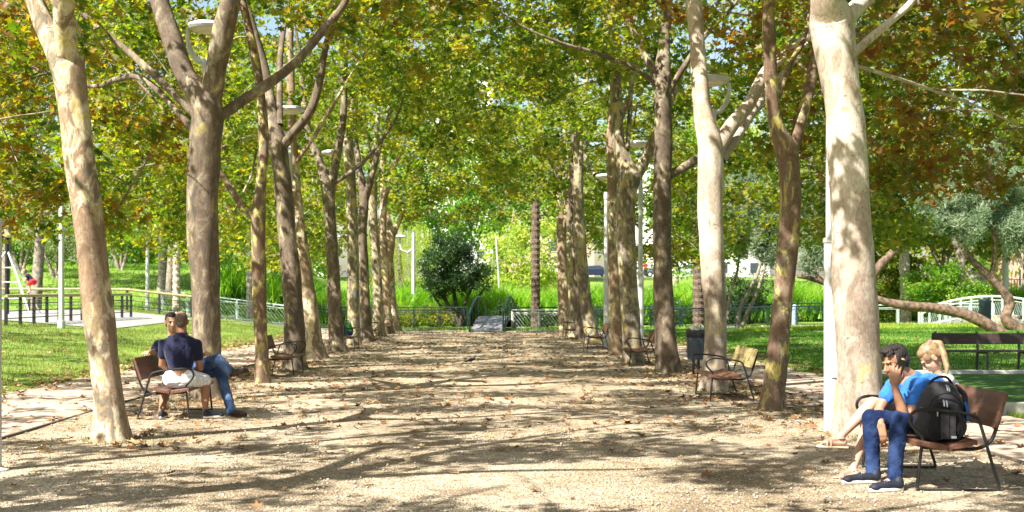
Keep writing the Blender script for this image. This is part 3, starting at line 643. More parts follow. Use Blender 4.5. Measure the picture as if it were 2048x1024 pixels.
plane_tree('thin brown plane trunk, ninth on the right', (1146, 675),
  [(1146, 675, 16), (1144, 600, 14), (1140, 500, 13), (1136, 400, 12)],
  [([(1136, 405, 10), (1128, 320, 8), (1130, 230, 7)], .4), ([(1136, 405, 8), (1110, 340, 7), (1080, 290, 5)], -.6)], BARK_MID, LEAF_GREEN, 39, inner=5.6, M=128, simple_leaf=True)
plane_tree('pale forked plane tree, last on the right by the bridge', (1129, 667),
  [(1129, 667, 26), (1127, 600, 21), (1124, 530, 19), (1123, 470, 20)],
  [([(1121, 475, 13), (1118, 390, 11), (1116, 300, 9)], .4), ([(1126, 475, 11), (1134, 400, 10), (1140, 310, 8)], -.6)], BARK_PALE, LEAF_GREEN, 40, inner=5.2, M=128, simple_leaf=True)
# trees beside and behind the camera: they shade the foreground
for i, (x, y, lb) in enumerate([(-4.0, 8.2, 'plane tree just outside the picture at the near left end of the walk'), (-3.9, 3.6, 'plane tree close beside the camera on the left'), (-4.0, -1.2, 'plane tree behind the camera on the left'),
        (4.2, 8.9, 'plane tree just outside the picture at the near right end of the walk'), (4.1, 4.2, 'plane tree close beside the camera on the right')]):
    plane_tree(lb, (x, y, 0), None, None, BARK_MID, LEAF_MIX, 60+i, M=125, per=66, inner=5.2, outz=4.8, lsz=.17, ztop=10.5)
for i, (x, y, lb) in enumerate([(-14.0, 16.5, 'plane tree standing on the left lawn outside the picture, nearest'), (-17.0, 24.0, 'plane tree standing on the left lawn outside the picture, in the middle'), (-18.5, 33.0, 'plane tree on the left lawn outside the picture, farthest')]):
    plane_tree(lb, (x, y, 0), None, None, BARK_MID, LEAF_MIX, 90+i, M=60, per=60, inner=4.6, outz=4.6, umax=4.5)
# ------------------------------------------------------------------ other vegetation
def gen_tree(name, label, cat, x, y, stems, cc, cr, M, per, crad, lsz, lm, bk, seed, group=None, asp=.6, flat=.8, hollow=.0, lift=.1, tip=.008, z0=None):
    """stems: list of lists of (dx,dy,z,r). cc centre(dx,dy,z) cr radii ; or list of several (centre, radii)"""
    rg = np.random.default_rng(seed); rs = random.Random(seed); z0 = gz(x, y) if z0 is None else z0
    root = thing(name, (x, y, z0), label, cat, group); mb = MB(); sk = []; sr = []
    for st in stems:
        p, r = bark_tube(mb, [Vector(q[:3]) for q in st], [q[3] for q in st], 9, rs)
        for a, b in zip(p[len(p)//3:], r[len(p)//3:]): sk.append(tuple(a)); sr.append(b)
    o = mb.build('trunk', bk, root, True)
    vols = cc if isinstance(cc, list) else [(cc, cr)]
    vv = np.array([v[1][0]*v[1][1]*v[1][2] for v in vols]); pr = vv**.66/np.sum(vv**.66)
    cl = []
    for _ in range(M):
        c_, r_ = vols[rg.choice(len(vols), p=pr)]
        d = rg.normal(0, 1, 3); d /= np.linalg.norm(d); d *= (hollow+(1-hollow)*rg.random())**.45*(1+.12*math.sin(d[0]*7+seed)+.1*math.sin(d[2]*9+seed))
        cl.append(np.array(c_)+d*np.array(r_))
    cl = np.array(cl)
    A, B, ra, rb = grow(np.array(sk), np.array(sr), cl, rg, tip=tip, lift=lift, step=.8)
    add_twigs(o, A, B, ra, rb, bk, 4)
    Cn, Nn, sz = bush_leaves(cl, rg, per, crad, lsz, flat, .5)
    link('crown', quad_leaves('crown', Cn, Nn, sz, asp), lm, root)
    return root
DBARK = simple('dark_bark', (.07, .055, .04), .9, var=.4, scale=8, bump=.5)
OBARK = simple('olive_bark', (.24, .2, .15), .9, var=.4, scale=6, bump=.5)
BBARK = simple('reddish_brown_bark', (.15, .095, .06), .85, var=.5, scale=7, bump=.6, bscale=25)
# dark round multi-stem tree by the bridge
gen_tree('small_tree', 'dark round multi-stemmed evergreen standing just left of the little bridge', 'tree', -.95, 70,
  [[(0, 0, 0, .16), (-.5, 0, 1.3, .12), (-1.3, .1, 2.6, .07)], [(.1, 0, 0, .15), (-.05, .2, 1.4, .12), (-.3, .3, 3, .07)], [(.2, 0, 0, .14), (.5, 0, 1.3, .1), (1.1, -.1, 2.6, .06)], [(.2, 0, 0, .1), (.9, .1, 1.1, .08), (1.6, 0, 2.2, .05)], [(-.1, 0, 0, .1), (-.9, 0, 1.2, .08), (-1.6, 0, 2.3, .05)]],
  [((0, 0, 3.4), (2.3, 2.0, 1.2)), ((-.2, 0, 4.4), (1.7, 1.5, 1.0)), ((.5, 0, 2.6), (1.9, 1.7, .8)), ((-.8, 0, 2.4), (1.3, 1.3, .8))], None, 300, 85, .42, .13, LEAF_DARK, DBARK, 5)
# reed bed beyond the pond
def reeds(name, label, x0, x1, y0, y1, n, h0, h1, lm, z0=0.):
    X = rng.uniform(x0, x1, n); Y = rng.uniform(y0, y1, n); cl = np.sin(X*1.1)*.25+np.sin(X*2.7+Y)*.18
    h = rng.uniform(h0, h1, n)*(1+cl*.3); wd = rng.uniform(.03, .07, n); a = rng.uniform(0, 6.28, n); la = rng.uniform(0, 6.28, n); ll = rng.uniform(.05, .9, n)*h*.5
    Z = g(X, Y)+z0; sh = rng.uniform(0, .45, n)*h
    def pt(t, sgn):
        wv = wd*(1-t*.9)*sgn; d = ll*t*t*1.6
        return np.stack([X+np.cos(a)*wv+np.cos(la)*d, Y+np.sin(a)*wv+np.sin(la)*d, Z+sh+(h-sh)*t*(1-.12*t)], 1)
    V = np.stack([pt(0, -1), pt(0, 1), pt(.5, -1), pt(.5, 1), pt(1, -1), pt(1, 1)], 1).reshape(-1, 3)
    b = np.arange(n)[:, None]*6
    Fa = np.concatenate([b+np.array([0, 1, 3, 2]), b+np.array([2, 3, 5, 4])], 1).reshape(-1, 4)
    return tag(link(name, np_mesh(name, V, Fa), lm), kind='stuff')
reeds('reed_bed', '', -14.5, 22, 71.5, 76, 30000, 1.1, 2.6, REED)
reeds('reed_bed', '', 22, 36, 71.5, 76, 7000, 1.2, 2.4, REED)
def shrub(label, x, y, rx, rz, lm, seed, M=60, per=60, lsz=.14, group=None, name='shrub'):
    return gen_tree(name, label, 'shrub', x, y, [[(0, 0, 0, .06), (0, 0, rz*.5, .05), (.1, 0, rz, .03)], [(.1, 0, 0, .05), (.3*rx, 0, rz*.6, .04), (.5*rx, 0, rz*1.1, .02)], [(-.1, 0, 0, .05), (-.3*rx, 0, rz*.6, .04), (-.5*rx, 0, rz, .02)]],
      (0, 0, rz), (rx, rx*.8, rz), M, per, .4, lsz, lm, DBARK, seed, group)
GS = 'low shrubs behind the pond fence'
for i, (px, w_, hh, lb) in enumerate([(815, 1.2, .5, 'low leafy shrub behind the fence, left of the dark round tree'), (870, 1.0, .55, 'low leafy shrub under the dark round tree, behind the fence'), (760, 1.2, .6, 'low leafy shrub behind the fence and the last left trunks'),
    (1010, .7, .7, 'dark green shrub filling the gap behind the little bridge'), (1090, 1.3, .5, 'dark low shrub behind the fence right of the bridge'), (1210, 1.6, .6, 'dark low shrub behind the fence at the white lamp posts on the right'), (1345, 1.8, .7, 'dark shrub behind the fence and the dark straight tree'),
    (1500, 2.0, 1.6, 'dark bushy shrub behind the fence right of the white-barked tree'), (1460, 1.4, 1.0, 'rounded dark shrub behind the fence beside the litter bin')]):
    shrub(lb, (px-VX)/F*69, 69, w_, hh, LEAF_DARK if px > 1000 else LEAF_GREEN, 200+i, 45 if hh < 1 else 90, 60, .12, GS)
# trees behind the reeds
GB = 'background trees beyond the reeds'
def big(label, x, y, h, rx, lm, seed, M=170, per=80, lsz=.34, crad=1.1, cat='tree', name='background_tree', low=.22):
    return gen_tree(name, label, cat, x, y, [[(0, 0, -.2, .28), (.2, 0, h*.25, .22), (-.2, 0, h*.45, .16), (.1, 0, h*.75, .08)], [(0, 0, h*.2, .16), (rx*.4, .3, h*.5, .1), (rx*.6, .3, h*.7, .05)], [(0, 0, h*.2, .16), (-rx*.4, -.3, h*.5, .1), (-rx*.6, -.3, h*.65, .05)]],
      [((0, 0, h*.62), (rx, rx*.8, h*.36)), ((rx*.3, 0, h*(low+.2)), (rx*.9, rx*.7, h*.2)), ((-rx*.3, 0, h*(low+.25)), (rx*.8, rx*.7, h*.2))], None, M, per, crad, lsz, lm, OBARK, seed, GB, hollow=.15)
big('tall green tree behind the middle of the reed bed, left of the white pole', -1.5, 98, 17, 5.5, LEAF_FAR, 301)
big('bushy yellow-green tree above the reeds between the white pole and the dark palm trunk', 3.6, 88, 7.2, 3.2, LEAF_YEL, 302, 120, 80, .26, .9, low=.15)
big('tall tree rising behind the dark palm trunk', 7.5, 104, 18, 5.5, LEAF_FAR, 303)
big('tall bright tree behind the right-hand trunks, before the pale building', 21, 112, 17, 5, LEAF_YEL, 304, low=.5)
big('tall green tree high above the far end of the walk', 2.5, 118, 24, 6.5, LEAF_FAR, 305, low=.3, M=200)
big('tall dense tree behind the left row, above the white wall', -15, 100, 18, 6, LEAF_FAR, 306)
big('tall tree behind the left row of trunks, beside the willow', -10.5, 112, 21, 6, LEAF_FAR, 307, low=.35)
big('tall dark tree behind the grey feathery tree on the right', 27, 72, 15, 5.5, LEAF_GREEN, 308, 200)
big('large green tree at the far right edge behind the lamp post', 37, 84, 17, 6, LEAF_GREEN, 309, 200, low=.4)
big('dense green tree directly behind the huge pale trunk on the right', 20.5, 66, 11.5, 3.6, LEAF_GREEN, 310, 190, low=.3)
big('leafy tree filling the gap behind the white-barked forked tree', 15.2, 80, 13, 4.6, LEAF_FAR, 311, 170, low=.42)
big('high green tree behind the top right corner', 30, 52, 14, 4.5, LEAF_GREEN, 312, 190, low=.5)
big('bright green tree behind the left lawn, next to the thick forked tree', -18.5, 74, 9, 3.6, LEAF_FAR, 313, 150, 80, .26)
big('broad light green tree behind the pale trunk leaning left', -13.2, 82, 8.5, 3.4, LEAF_FAR, 314, 140, 80, .26)
# pale olive-like trees on the far left bank
GO = 'pale multi-stemmed trees on the far left bank'
for i, (px, Y, hh, rx, lb) in enumerate([(40, 84, 5.2, 3.0, 'pale olive-like tree at the left edge behind the rope climber'), (110, 80, 5.0, 2.8, 'pale multi-stemmed tree behind the left lamp post'), (165, 88, 5.6, 3.0, 'pale multi-stemmed tree showing behind the nearest left trunk'),
    (240, 86, 5.5, 2.8, 'pale airy tree between the nearest left trunk and the white pole'), (330, 90, 6, 3.0, 'pale airy tree right of the slim white pole on the left'), (-20, 92, 7, 3.5, 'pale tree beyond the left edge of the rope climber'), (200, 104, 8, 4, 'farthest pale tree up the left bank')]):
    x = (px-VX)/F*Y
    gen_tree('olive_tree', lb, 'tree', x, Y, [[(0, 0, -.2, .16), (-.5, 0, hh*.25, .11), (-1.1, 0, hh*.55, .06)], [(.1, 0, -.2, .14), (.5, .1, hh*.25, .1), (1.0, 0, hh*.6, .05)], [(0, .1, -.2, .12), (.1, .1, hh*.35, .1), (-.1, 0, hh*.7, .05)]],
      (0, 0, hh*.66), (rx, rx*.8, hh*.33), 110, 60, .7, .2, LEAF_OLIVE, OBARK, 320+i, GO, asp=.4, hollow=.1)
for i, (x, yy, h, rx, lm, lb) in enumerate([(-42, 104, 11, 5, LEAF_FAR, 'rounded tree high on the left bank behind the rope climber'), (-34, 108, 12, 5, LEAF_OLIVE, 'grey-green tree high on the left bank, left of the nearest trunk'), (-27, 110, 12, 5, LEAF_FAR, 'leafy tree at the top of the left bank right of the nearest trunk'), (-21, 106, 10, 4, LEAF_OLIVE, 'grey-green tree at the top of the left bank behind the palms'), (-50, 112, 13, 6, LEAF_FAR, 'large tree on top of the left bank, beyond the left edge')]):
    big(lb, x, yy, h, rx, lm, 340+i, 150, 80, .34, 1.0, low=.05)
for i, (x, yy, h, rx, lm, lb) in enumerate([(-21, 60, 17, 5, LEAF_MIX, 'tall tree whose high crown closes the upper left corner'), (-27, 72, 18, 5.5, LEAF_GREEN, 'tall tree high above the rope climber'), (-17, 70, 17, 4.5, LEAF_MIX, 'tall tree high behind the two nearest left trunks'), (24, 62, 19, 5, LEAF_GREEN, 'tall tree high behind the grey feathery tree at right'), (31, 64, 19, 5, LEAF_GREEN, 'tall tree closing the upper right corner'), (17.5, 60, 18, 4, LEAF_GREEN, 'tall tree high behind the camouflage-barked trunk')]):
    big(lb, x, yy, h, rx, lm, 360+i, 190, 85, .26, 1.0, low=.55)
def wood_belt(x0, x1, y, n, h, lm):
    X = rng.uniform(x0, x1, n); Y_ = rng.uniform(y-4, y+4, n); top = h*(.75+.25*np.sin(X*.45)+.1*np.sin(X*1.7)); Z = g(X, Y_)+top*rng.random(n)**.8
    Nn = rng.normal(0, 1, (n, 3)); Nn[:, 2] += .6
    tag(link('far_wood', quad_leaves('far_wood', np.stack([X, Y_, Z], 1), Nn, rng.uniform(.3, .75, n), .7), lm), kind='stuff')
wood_belt(-90, -14, 124, 26000, 10, LEAF_FAR); wood_belt(38, 110, 118, 16000, 10, LEAF_GREEN)
# weeping willow
def willow(x, y):
    rg = np.random.default_rng(77); z0 = gz(x, y)
    root = thing('weeping_willow', (x, y, z0), 'pale weeping willow with hanging strands behind the white double-armed lamp', 'tree', GB); mb = MB(); rs = random.Random(3)
    bark_tube(mb, [Vector((0, 0, -.2)), Vector((.2, 0, 2)), Vector((0, 0, 4.5)), Vector((.3, 0, 6.5))], [.3, .25, .2, .1], 9, rs); mb.build('trunk', OBARK, root, True)
    Cs = []; Ns = []; Sz = []
    for _ in range(420):
        a = rg.uniform(0, 6.28); r = rg.uniform(.2, 1)**.6*3.0; top = 7.4-r*r*.22; L = rg.uniform(2.0, 5.2)*(.5+r/4); n = int(L/.09)
        t = np.linspace(0, 1, n); Cs.append(np.stack([math.cos(a)*(r+.3*t)+rg.normal(0, .03, n), math.sin(a)*(r+.3*t)+rg.normal(0, .03, n), top-L*t], 1))
        Nn = rg.normal(0, 1, (n, 3)); Nn[:, 2] *= .15; Ns.append(Nn); Sz.append(rg.uniform(.12, .22, n))
    link('crown', quad_leaves('crown', np.concatenate(Cs), np.concatenate(Ns), np.concatenate(Sz), .3), LEAF_YEL, root)
willow(-5.1, 86)
# grey-green feathery trees on the right
def needles(name, cl, rg, per, rad, L, lm, root):
    n = len(cl)*per; c = np.repeat(cl, per, 0)+rg.normal(0, 1, (n, 3))*rad*.45
    # tufts radiate
    d = rg.normal(0, 1, (n, 3)); d[:, 2] += .35; d /= np.linalg.norm(d, axis=1, keepdims=True)
    p = np.cross(d, rg.normal(0, 1, (n, 3))); p /= np.linalg.norm(p, axis=1, keepdims=True); w_ = rg.uniform(.012, .022, n)[:, None]; l = rg.uniform(.6, 1.3, (n, 1))*L
    V = np.stack([c-p*w_, c+p*w_, c+d*l], 1).reshape(-1, 3)
    link(name, np_mesh(name, V, np.arange(3*n).reshape(n, 3)), lm, root)
def feathery(label, x, y, stems, vols, M, seed, per=330, r=.36, L=.2, z0=0., name='feathery_tree', bk=BBARK):
    rg = np.random.default_rng(seed); rs = random.Random(seed)
    root = thing(name, (x, y, z0), label, 'tree'); mb = MB(); sk = []; sr = []
    for st in stems:
        p, rr = bark_tube(mb, [Vector(q[:3]) for q in st], [q[3] for q in st], 12, rs)
        for a, b in zip(p[2*len(p)//3:], rr[2*len(p)//3:]): sk.append(tuple(a)); sr.append(b)
    o = mb.build('trunk', bk, root, True)
    cl = []
    for _ in range(M):
        c_, r_ = vols[rg.integers(len(vols))]; d = rg.normal(0, 1, 3); d /= np.linalg.norm(d); d *= rg.random()**.4; cl.append(np.array(c_)+d*np.array(r_))
    cl = np.array(cl); A, B, ra, rb = grow(np.array(sk), np.array(sr), cl, rg, tip=.008, lift=.1, step=.5)
    add_twigs(o, A, B, ra, rb, DBARK, 4)
    needles('crown', cl, rg, per, r, L, LEAF_BLUE, root)
    return root
def rel(x, y, z0, pts, Y=None):
    out = []
    for q in pts:
        px, py, w_ = q[:3]; dy = q[3] if len(q) > 3 else 0; YY_ = y+dy; p = P(px, py, YY_); out.append((p.x-x, p.y-y, p.z-z0, w_*S(YY_)/2))
    return out
def vol(x, y, z0, px, py, rx, ry, dy=0):
    p = P(px, py, y+dy); return ((p.x-x, dy, p.z-z0), (rx*S(y), rx*S(y)*.8, ry*S(y)))
Y = 50; p = P(2046, 668, Y); x, z0 = p.x, p.z
feathery('grey-green feathery tree with a twisted brown trunk at the right edge', x, Y,
  [rel(x, Y, z0, [(2060, 672, 34), (2030, 655, 26), (2012, 635, 22), (2020, 606, 20), (2000, 575, 18), (1965, 540, 15), (1935, 510, 12), (1915, 470, 9), (1905, 440, 7)]), rel(x, Y, z0, [(1982, 556, 10), (1990, 500, 9), (1985, 450, 7)])],
  [vol(x, Y, z0, 1920, 430, 75, 55), vol(x, Y, z0, 2000, 410, 80, 70, 1.5), vol(x, Y, z0, 1950, 350, 85, 55, .5), vol(x, Y, z0, 1850, 400, 50, 45, .5), vol(x, Y, z0, 2050, 470, 50, 40)], 230, 401, z0=z0)
Y = 48; p = P(2006, 668, Y); x, z0 = p.x, p.z
feathery('leaning brown tree whose long bare limb reaches left over the right lawn', x, Y,
  [rel(x, Y, z0, [(2012, 674, 28), (1985, 655, 25), (1940, 632, 22), (1880, 618, 20), (1820, 612, 19), (1775, 605, 17), (1730, 590, 15), (1700, 582, 13), (1672, 573, 15), (1640, 562, 11), (1615, 556, 8), (1595, 553, 6)]),
   rel(x, Y, z0, [(1748, 596, 15), (1742, 565, 17), (1757, 535, 17), (1785, 505, 16), (1812, 480, 12), (1830, 452, 8)]), rel(x, Y, z0, [(1650, 566, 9), (1625, 540, 8), (1615, 510, 6)])],
  [vol(x, Y, z0, 1640, 500, 34, 50), vol(x, Y, z0, 1600, 440, 30, 70, 1), vol(x, Y, z0, 1830, 430, 30, 30)], 90, 402, z0=z0)
Y = 53; p = P(1478, 656, Y); x, z0 = p.x, 0
feathery('pale feathery tree with two slanting thin stems behind the white-barked forked tree', x, Y,
  [rel(x, Y, z0, [(1474, 657, 9), (1480, 620, 8), (1500, 580, 8), (1516, 545, 7), (1528, 500, 5)]), rel(x, Y, z0, [(1484, 655, 9), (1495, 625, 8), (1512, 590, 7), (1524, 555, 6), (1540, 500, 4)]), rel(x, Y, z0, [(1455, 640, 7, 2), (1460, 590, 6, 2), (1475, 540, 5, 2), (1480, 480, 4, 2)])],
  [vol(x, Y, z0, 1520, 420, 40, 60), vol(x, Y, z0, 1490, 380, 40, 50, 1), vol(x, Y, z0, 1540, 480, 34, 45), vol(x, Y, z0, 1480, 470, 30, 40, 1)], 130, 403, z0=z0, bk=OBARK)
shrub('bright green glossy shrub beside the pale palm trunk on the right', (1890-VX)/F*62, 62, 2.0, 1.7, LEAF_FAR, 411, 110, 80, .16)
shrub('darker green shrub just right of the huge pale trunk, behind the fence', (1790-VX)/F*66, 66, 2.2, 2.0, LEAF_GREEN, 412, 110, 80, .16)
# palms (dark ringed trunks, crowns of fronds high in the canopy)
PALMB = simple('palm_bark', (.13, .09, .06), .95, var=.6, scale=14, bump=.9, bscale=18)
PALMP = simple('pale_palm_bark', (.42, .36, .28), .95, var=.45, scale=12, bump=.9, bscale=18)
def palm(label, px, Y, wpx, h, mat, lean=0., seed=0):
    x = (px-VX)/F*Y; z0 = gz(x, Y); rs = random.Random(seed); rg = np.random.default_rng(seed)
    root = thing('palm_tree', (x, Y, z0), label, 'palm tree', 'palm trees beyond the pond fence'); r = wpx*S(Y)/2; mb = MB(); pts = []; rad = []
    n = int(h/.16)
    for i in range(n+1):
        t = i/n; pts.append(Vector((lean*t*t, 0, h*t-.1))); rad.append(r*(1.12-.2*t)*(1+(.09 if i % 2 else -.05)))
    mb.tube(pts, rad, 12); mb.build('trunk', mat, root)
    fr = MB(); top = pts[-1]
    for k in range(22):
        a = rs.uniform(0, 6.28); el = rs.uniform(-.2, 1.2); L = rs.uniform(1.8, 2.6); spine = []
        for i in range(9):
            t = i/8; rr = L*t*math.cos(el)*(1-.1*t); spine.append(top+Vector((math.cos(a)*rr, math.sin(a)*rr, L*t*math.sin(el)-1.5*t*t)))
        for i in range(8):
            for s_ in (-1, 1):
                sd = Vector((-math.sin(a), math.cos(a), 0))*s_
                for q in (0, .5):
                    b0 = spine[i].lerp(spine[i+1], q); b1 = spine[i].lerp(spine[i+1], q+.18); tipp = b0+sd*.45*(1-.5*i/8)+Vector((math.cos(a), math.sin(a), 0))*.15+Vector((0, 0, -.18))
                    fr.add([b0, b1, tipp], [(0, 1, 2)])
    fr.build('fronds', LEAF_GREEN, root)
palm('dark slender palm trunk behind the fence just right of the bridge', 1071, 67, 17, 8.6, PALMB, seed=1)
palm('dark ringed palm trunk behind the fence, right of the litter bin', 1397, 64, 21, 7.4, PALMB, seed=2)
palm('pale palm trunk in sunlight right of the huge pale plane tree', 1812, 64, 19, 6.6, PALMP, -.35, seed=3)
palm('thick pale palm trunk before the railings at far right', 1957, 80, 27, 8.2, PALMP, seed=4)
palm('pale palm trunk showing left of the third left plane tree', 501, 66, 15, 7.6, PALMP, seed=5)
palm('short thick pale palm trunk behind the two men', 323, 66, 13, 5.6, PALMP, seed=6)
palm('pale smooth palm trunk in the sun just above the two men', 353, 60, 14, 5.0, PALMP, seed=7)
palm('pale palm trunk behind the dark ringed one, near the white building', 1350, 84, 14, 8.5, PALMP, seed=8)

# ------------------------------------------------------------------ lamps, fences, bridge
def lamp(label, px, Y, ztop, side, z0=0., r=.07):
    x = (px-VX)/F*Y; root = thing('street_lamp', (x, Y, z0), label, 'street lamp', 'white park lamps along the walk')
    mb = MB(); zt = ztop-.75-z0
    mb.lathe((0, 0, -.05), [(r*1.15, 0), (r*1.15, 2.2), (r*1.3, 2.21), (r*1.3, 2.26), (r*.88, 2.27), (r*.8, zt)], 16); mb.build('pole', POLEW, root, True)
    MB().box((0, -r*1.1, .75), (.07, .03, .28)).build('access_door', LAMPG, root, bevel=.006); MB().lathe((0, 0, -.01), [(r*2.1, 0), (r*2.1, .03), (r*1.3, .05)], 16).build('base_plate', LAMPG, root); m2 = MB(); m2.lathe((0, 0, zt-.06), [(r*1.05, 0), (r*1.05, .12), (r*.9, .22)], 14)
    arm = [(side*.02, 0, zt+.1), (side*.15, 0, zt+.14), (side*.26, 0, zt+.3), (side*.3, 0, zt+.5), (side*.29, 0, zt+.62)]
    m2.tube(arm, [.05, .05, .042, .034, .03], 10); m2.build('arm', LAMPG, root, True)
    m3 = MB(); m3.lathe((-side*.02, 0, zt+.6), [(.18, .0), (.29, .02), (.315, .06), (.30, .1), (.2, .13), (.03, .145)], 24); m3.build('lamp_head', LAMPG, root, True)
    m4 = MB(); m4.lathe((-side*.02, 0, zt+.6), [(.02, -.035), (.15, -.03), (.24, -.004), (.25, .018)], 24); m4.build('diffuser', DIFF, root, True)
lamp('white lamp post at the very left edge of the picture', -16, 10.95, 5.85, -1)
lamp('white lamp whose disc head shows between the limbs of the thick forked tree', 413, 19.5, 5.85, -1)
lamp('white lamp with its head left of the big dark leaning trunk', 580, 28.3, 5.9, -1)
lamp('white lamp whose head shows inside the V fork of the sixth left tree', 663, 36.6, 5.9, -1)
lamp('small white lamp head between the crowded trunks at the end of the left row', 724, 46, 5.95, -1)
lamp('white lamp post touching the left side of the huge pale trunk on the right', 1664, 14.35, 5.6, 1, r=.08)
lamp('white lamp with its curved arm right of the white-barked forked tree', 1424, 21.4, 5.35, 1)
lamp('white lamp post right of the broad mottled tree, head above its fork', 1281, 31.2, 5.5, 1)
lamp('slender white lamp post left of the paired pale trunks on the right', 1212, 39.5, 5.5, 1)
def post(label, px, ybot, ytop, wpx, Y, mat=POLEW, taper=.85, lean=0, name='lamp_post'):
    x = (px-VX)/F*Y; z1 = CH-(ytop-VY)/F*Y; z0 = gz(x, Y)
    o = MB().tube([(0, 0, -.1), (0, 0, .25), (0, 0, .26), (lean, 0, z1-z0)], [wpx*S(Y)/2*1.35, wpx*S(Y)/2*1.35, wpx*S(Y)/2, wpx*S(Y)/2*taper], 12)
    ob = o.build(name, mat, None, True); ob.location = (x, Y, z0); return tag(ob, label, 'post')
post('thick grey-white lamp post beside the playground railing on the left', 123, 650, 300, 11, 43, POLEW)
post('tall slim white post on the left lawn right of the railing', 295, 620, 330, 7.5, 62, POLEW)
post('pale lamp post behind the twisted trunk at far right', 2011, 640, 430, 13, 70, POLEW)
post('thin pale post near the right edge beyond the curved white bridge', 2040, 620, 540, 5, 74, POLEW)
post('thin leaning white pole above the reeds right of the dark round tree', 1003, 600, 470, 4, 77, POLEW, .8, -.35, name='pole')
# double-armed lamp behind the left row
def hooklamp(px, Y, label, sides):
    x = (px-VX)/F*Y; z0 = gz(x, Y); root = thing('street_lamp', (x, Y, z0), label, 'street lamp'); zt = CH+(VY-465)/F*Y-z0
    MB().tube([(0, 0, -.1), (0, 0, zt)], [.12, .09], 10).build('pole', POLEW, root, True)
    for s_ in sides:
        MB().tube([(0, 0, zt-.9), (s_*.35, 0, zt-1.15), (s_*.7, 0, zt-1.0), (s_*.8, 0, zt-.6), (s_*.78, 0, zt-.25)], .055, 8).build('arm', POLEW, root, True)
        MB().lathe((s_*.78, 0, zt-.3), [(.3, 0), (.42, .04), (.38, .12), (.05, .18)], 18).build('lamp_head', POLEW, root, True)
hooklamp(827, 72, 'white lamp post with a hooked arm, left of the dark round tree', (-1,))
hooklamp(712, 72, 'white lamp post with hooked arm seen between the middle left trunks', (-1,))

def pond_fence(label, x0, x1, y, mat, lattice=True, sp=1.35, h=1.0, slope=False):
    root = thing('fence', ((x0+x1)/2, y, 0), label, 'fence', 'pond fences'); ox = (x0+x1)/2; n = max(1, round((x1-x0)/sp)); xs_ = [x0+(x1-x0)*i/n for i in range(n+1)]
    zz = [gz(a, y) for a in xs_]
    r = MB(); r.tube([(a-ox, 0, z+h) for a, z in zip(xs_, zz)], .032, 8); r.build('top_rail', mat, root, True)
    r = MB(); r.tube([(a-ox, 0, z+h-.14) for a, z in zip(xs_, zz)], .018, 6); r.build('lower_rail', mat, root, True)
    for a, z in zip(xs_, zz): MB().box((a-ox, 0, z+h/2-.04), (.06, .06, h)).build('post', mat, root)
    for i in range(n):
        a, b = xs_[i]+.07-ox, xs_[i+1]-.07-ox; z = (zz[i]+zz[i+1])/2; zt, zb = z+h-.2, z+.1; m = MB()
        m.tube([(a, 0, zb), (b, 0, zb)], .012, 4).tube([(a, 0, zt), (b, 0, zt)], .012, 4).tube([(a, 0, zb), (a, 0, zt)], .012, 4).tube([(b, 0, zb), (b, 0, zt)], .012, 4)
        if lattice:
            hh = zt-zb; k = 0.0
            while k < (b-a)+hh*.9:
                xa = a+k; t0 = 0 if xa <= b else (xa-b)/(hh*.8); xe = xa-hh*.8; t1 = 1 if xe >= a else (xa-a)/(hh*.8)
                if t1 > t0: m.tube([(xa-hh*.8*t0, 0, zb+hh*t0), (xa-hh*.8*t1, 0, zb+hh*t1)], .007, 4)
                k += .17
        m.build('lattice_panel', mat, root)
pond_fence('fence in a pale sunlit tone with slanted-bar panels across the lawn at left', -15.6, -8.1, 62.75, RAILL)  # same fence as its dark green neighbours, coloured as if sunlit
pond_fence('fence with slanted-bar panels behind the left trunks up to the bridge', -8.0, -.45, 62.75, RAILG)
pond_fence('weathered fence with slanted-bar panels right of the bridge', 1.95, 6.0, 62.75, RAILW)
pond_fence('dark green fence behind the right-hand row of trunks', 6.1, 13.2, 62.75, RAILG)
pond_fence('dark green fence behind the right lawn, near the rocks', 13.3, 19.2, 62.75, RAILG)
pond_fence('back fence on the far side of the water, left of the bridge', -9, -.3, 67.6, RAILG, False, 1.5, 1.1)
pond_fence('back fence on the far side of the water, right of the bridge', 2.1, 19, 67.6, RAILG, False, 1.5, 1.1)
pond_fence('pale fence behind the leaning brown limb on the right', 19.4, 25.2, 60.5, RAILL, False, 1.2)

def footbridge():
    bx, by = .62, 57.9; root = thing('footbridge', (bx, by, 0), 'small arched footbridge with green curved handrails at the end of the walk', 'bridge')
    sh = .13; L = 9.2; W = .72
    def dz(t): return .05+.62*math.sin(math.pi*t)
    n = 36; m = MB()
    for i in range(n):
        t = (i+.5)/n; t0 = i/n; t1 = (i+1)/n; z = dz(t); ang = math.atan2(dz(t1)-dz(t0), L/n)
        m.box((sh*L*t*.75, L*t, z), (W*2, L/n-.012, .05), m=Matrix.Rotation(ang, 3, 'X'))
    m.build('deck', WOOD_GREY, root)
    m = MB()
    for s_ in (-1, 1): m.tube([(sh*L*t*.75+s_*W*.98, L*t, dz(t)-.12) for t in [i/16 for i in range(17)]], .09, 6)
    m.build('girder', RAILG, root)
    for s_ in (-1, 1):
        def hp(t, f=1.0): return (sh*L*t*.75+s_*(W+.06), L*t, dz(t)*f+1.0-.25*(2*t-1)**8)
        ts = [i/28 for i in range(29)]
        MB().tube([hp(t) for t in ts], .055, 8).build('handrail', RAILG, root, True)
        for i in range(0, 7):
            t = i/6; a = hp(t); MB().tube([(a[0], a[1], dz(t)-.1), a], .05 if i in (0, 6) else .02, 5).build('baluster', RAILG, root)
footbridge()
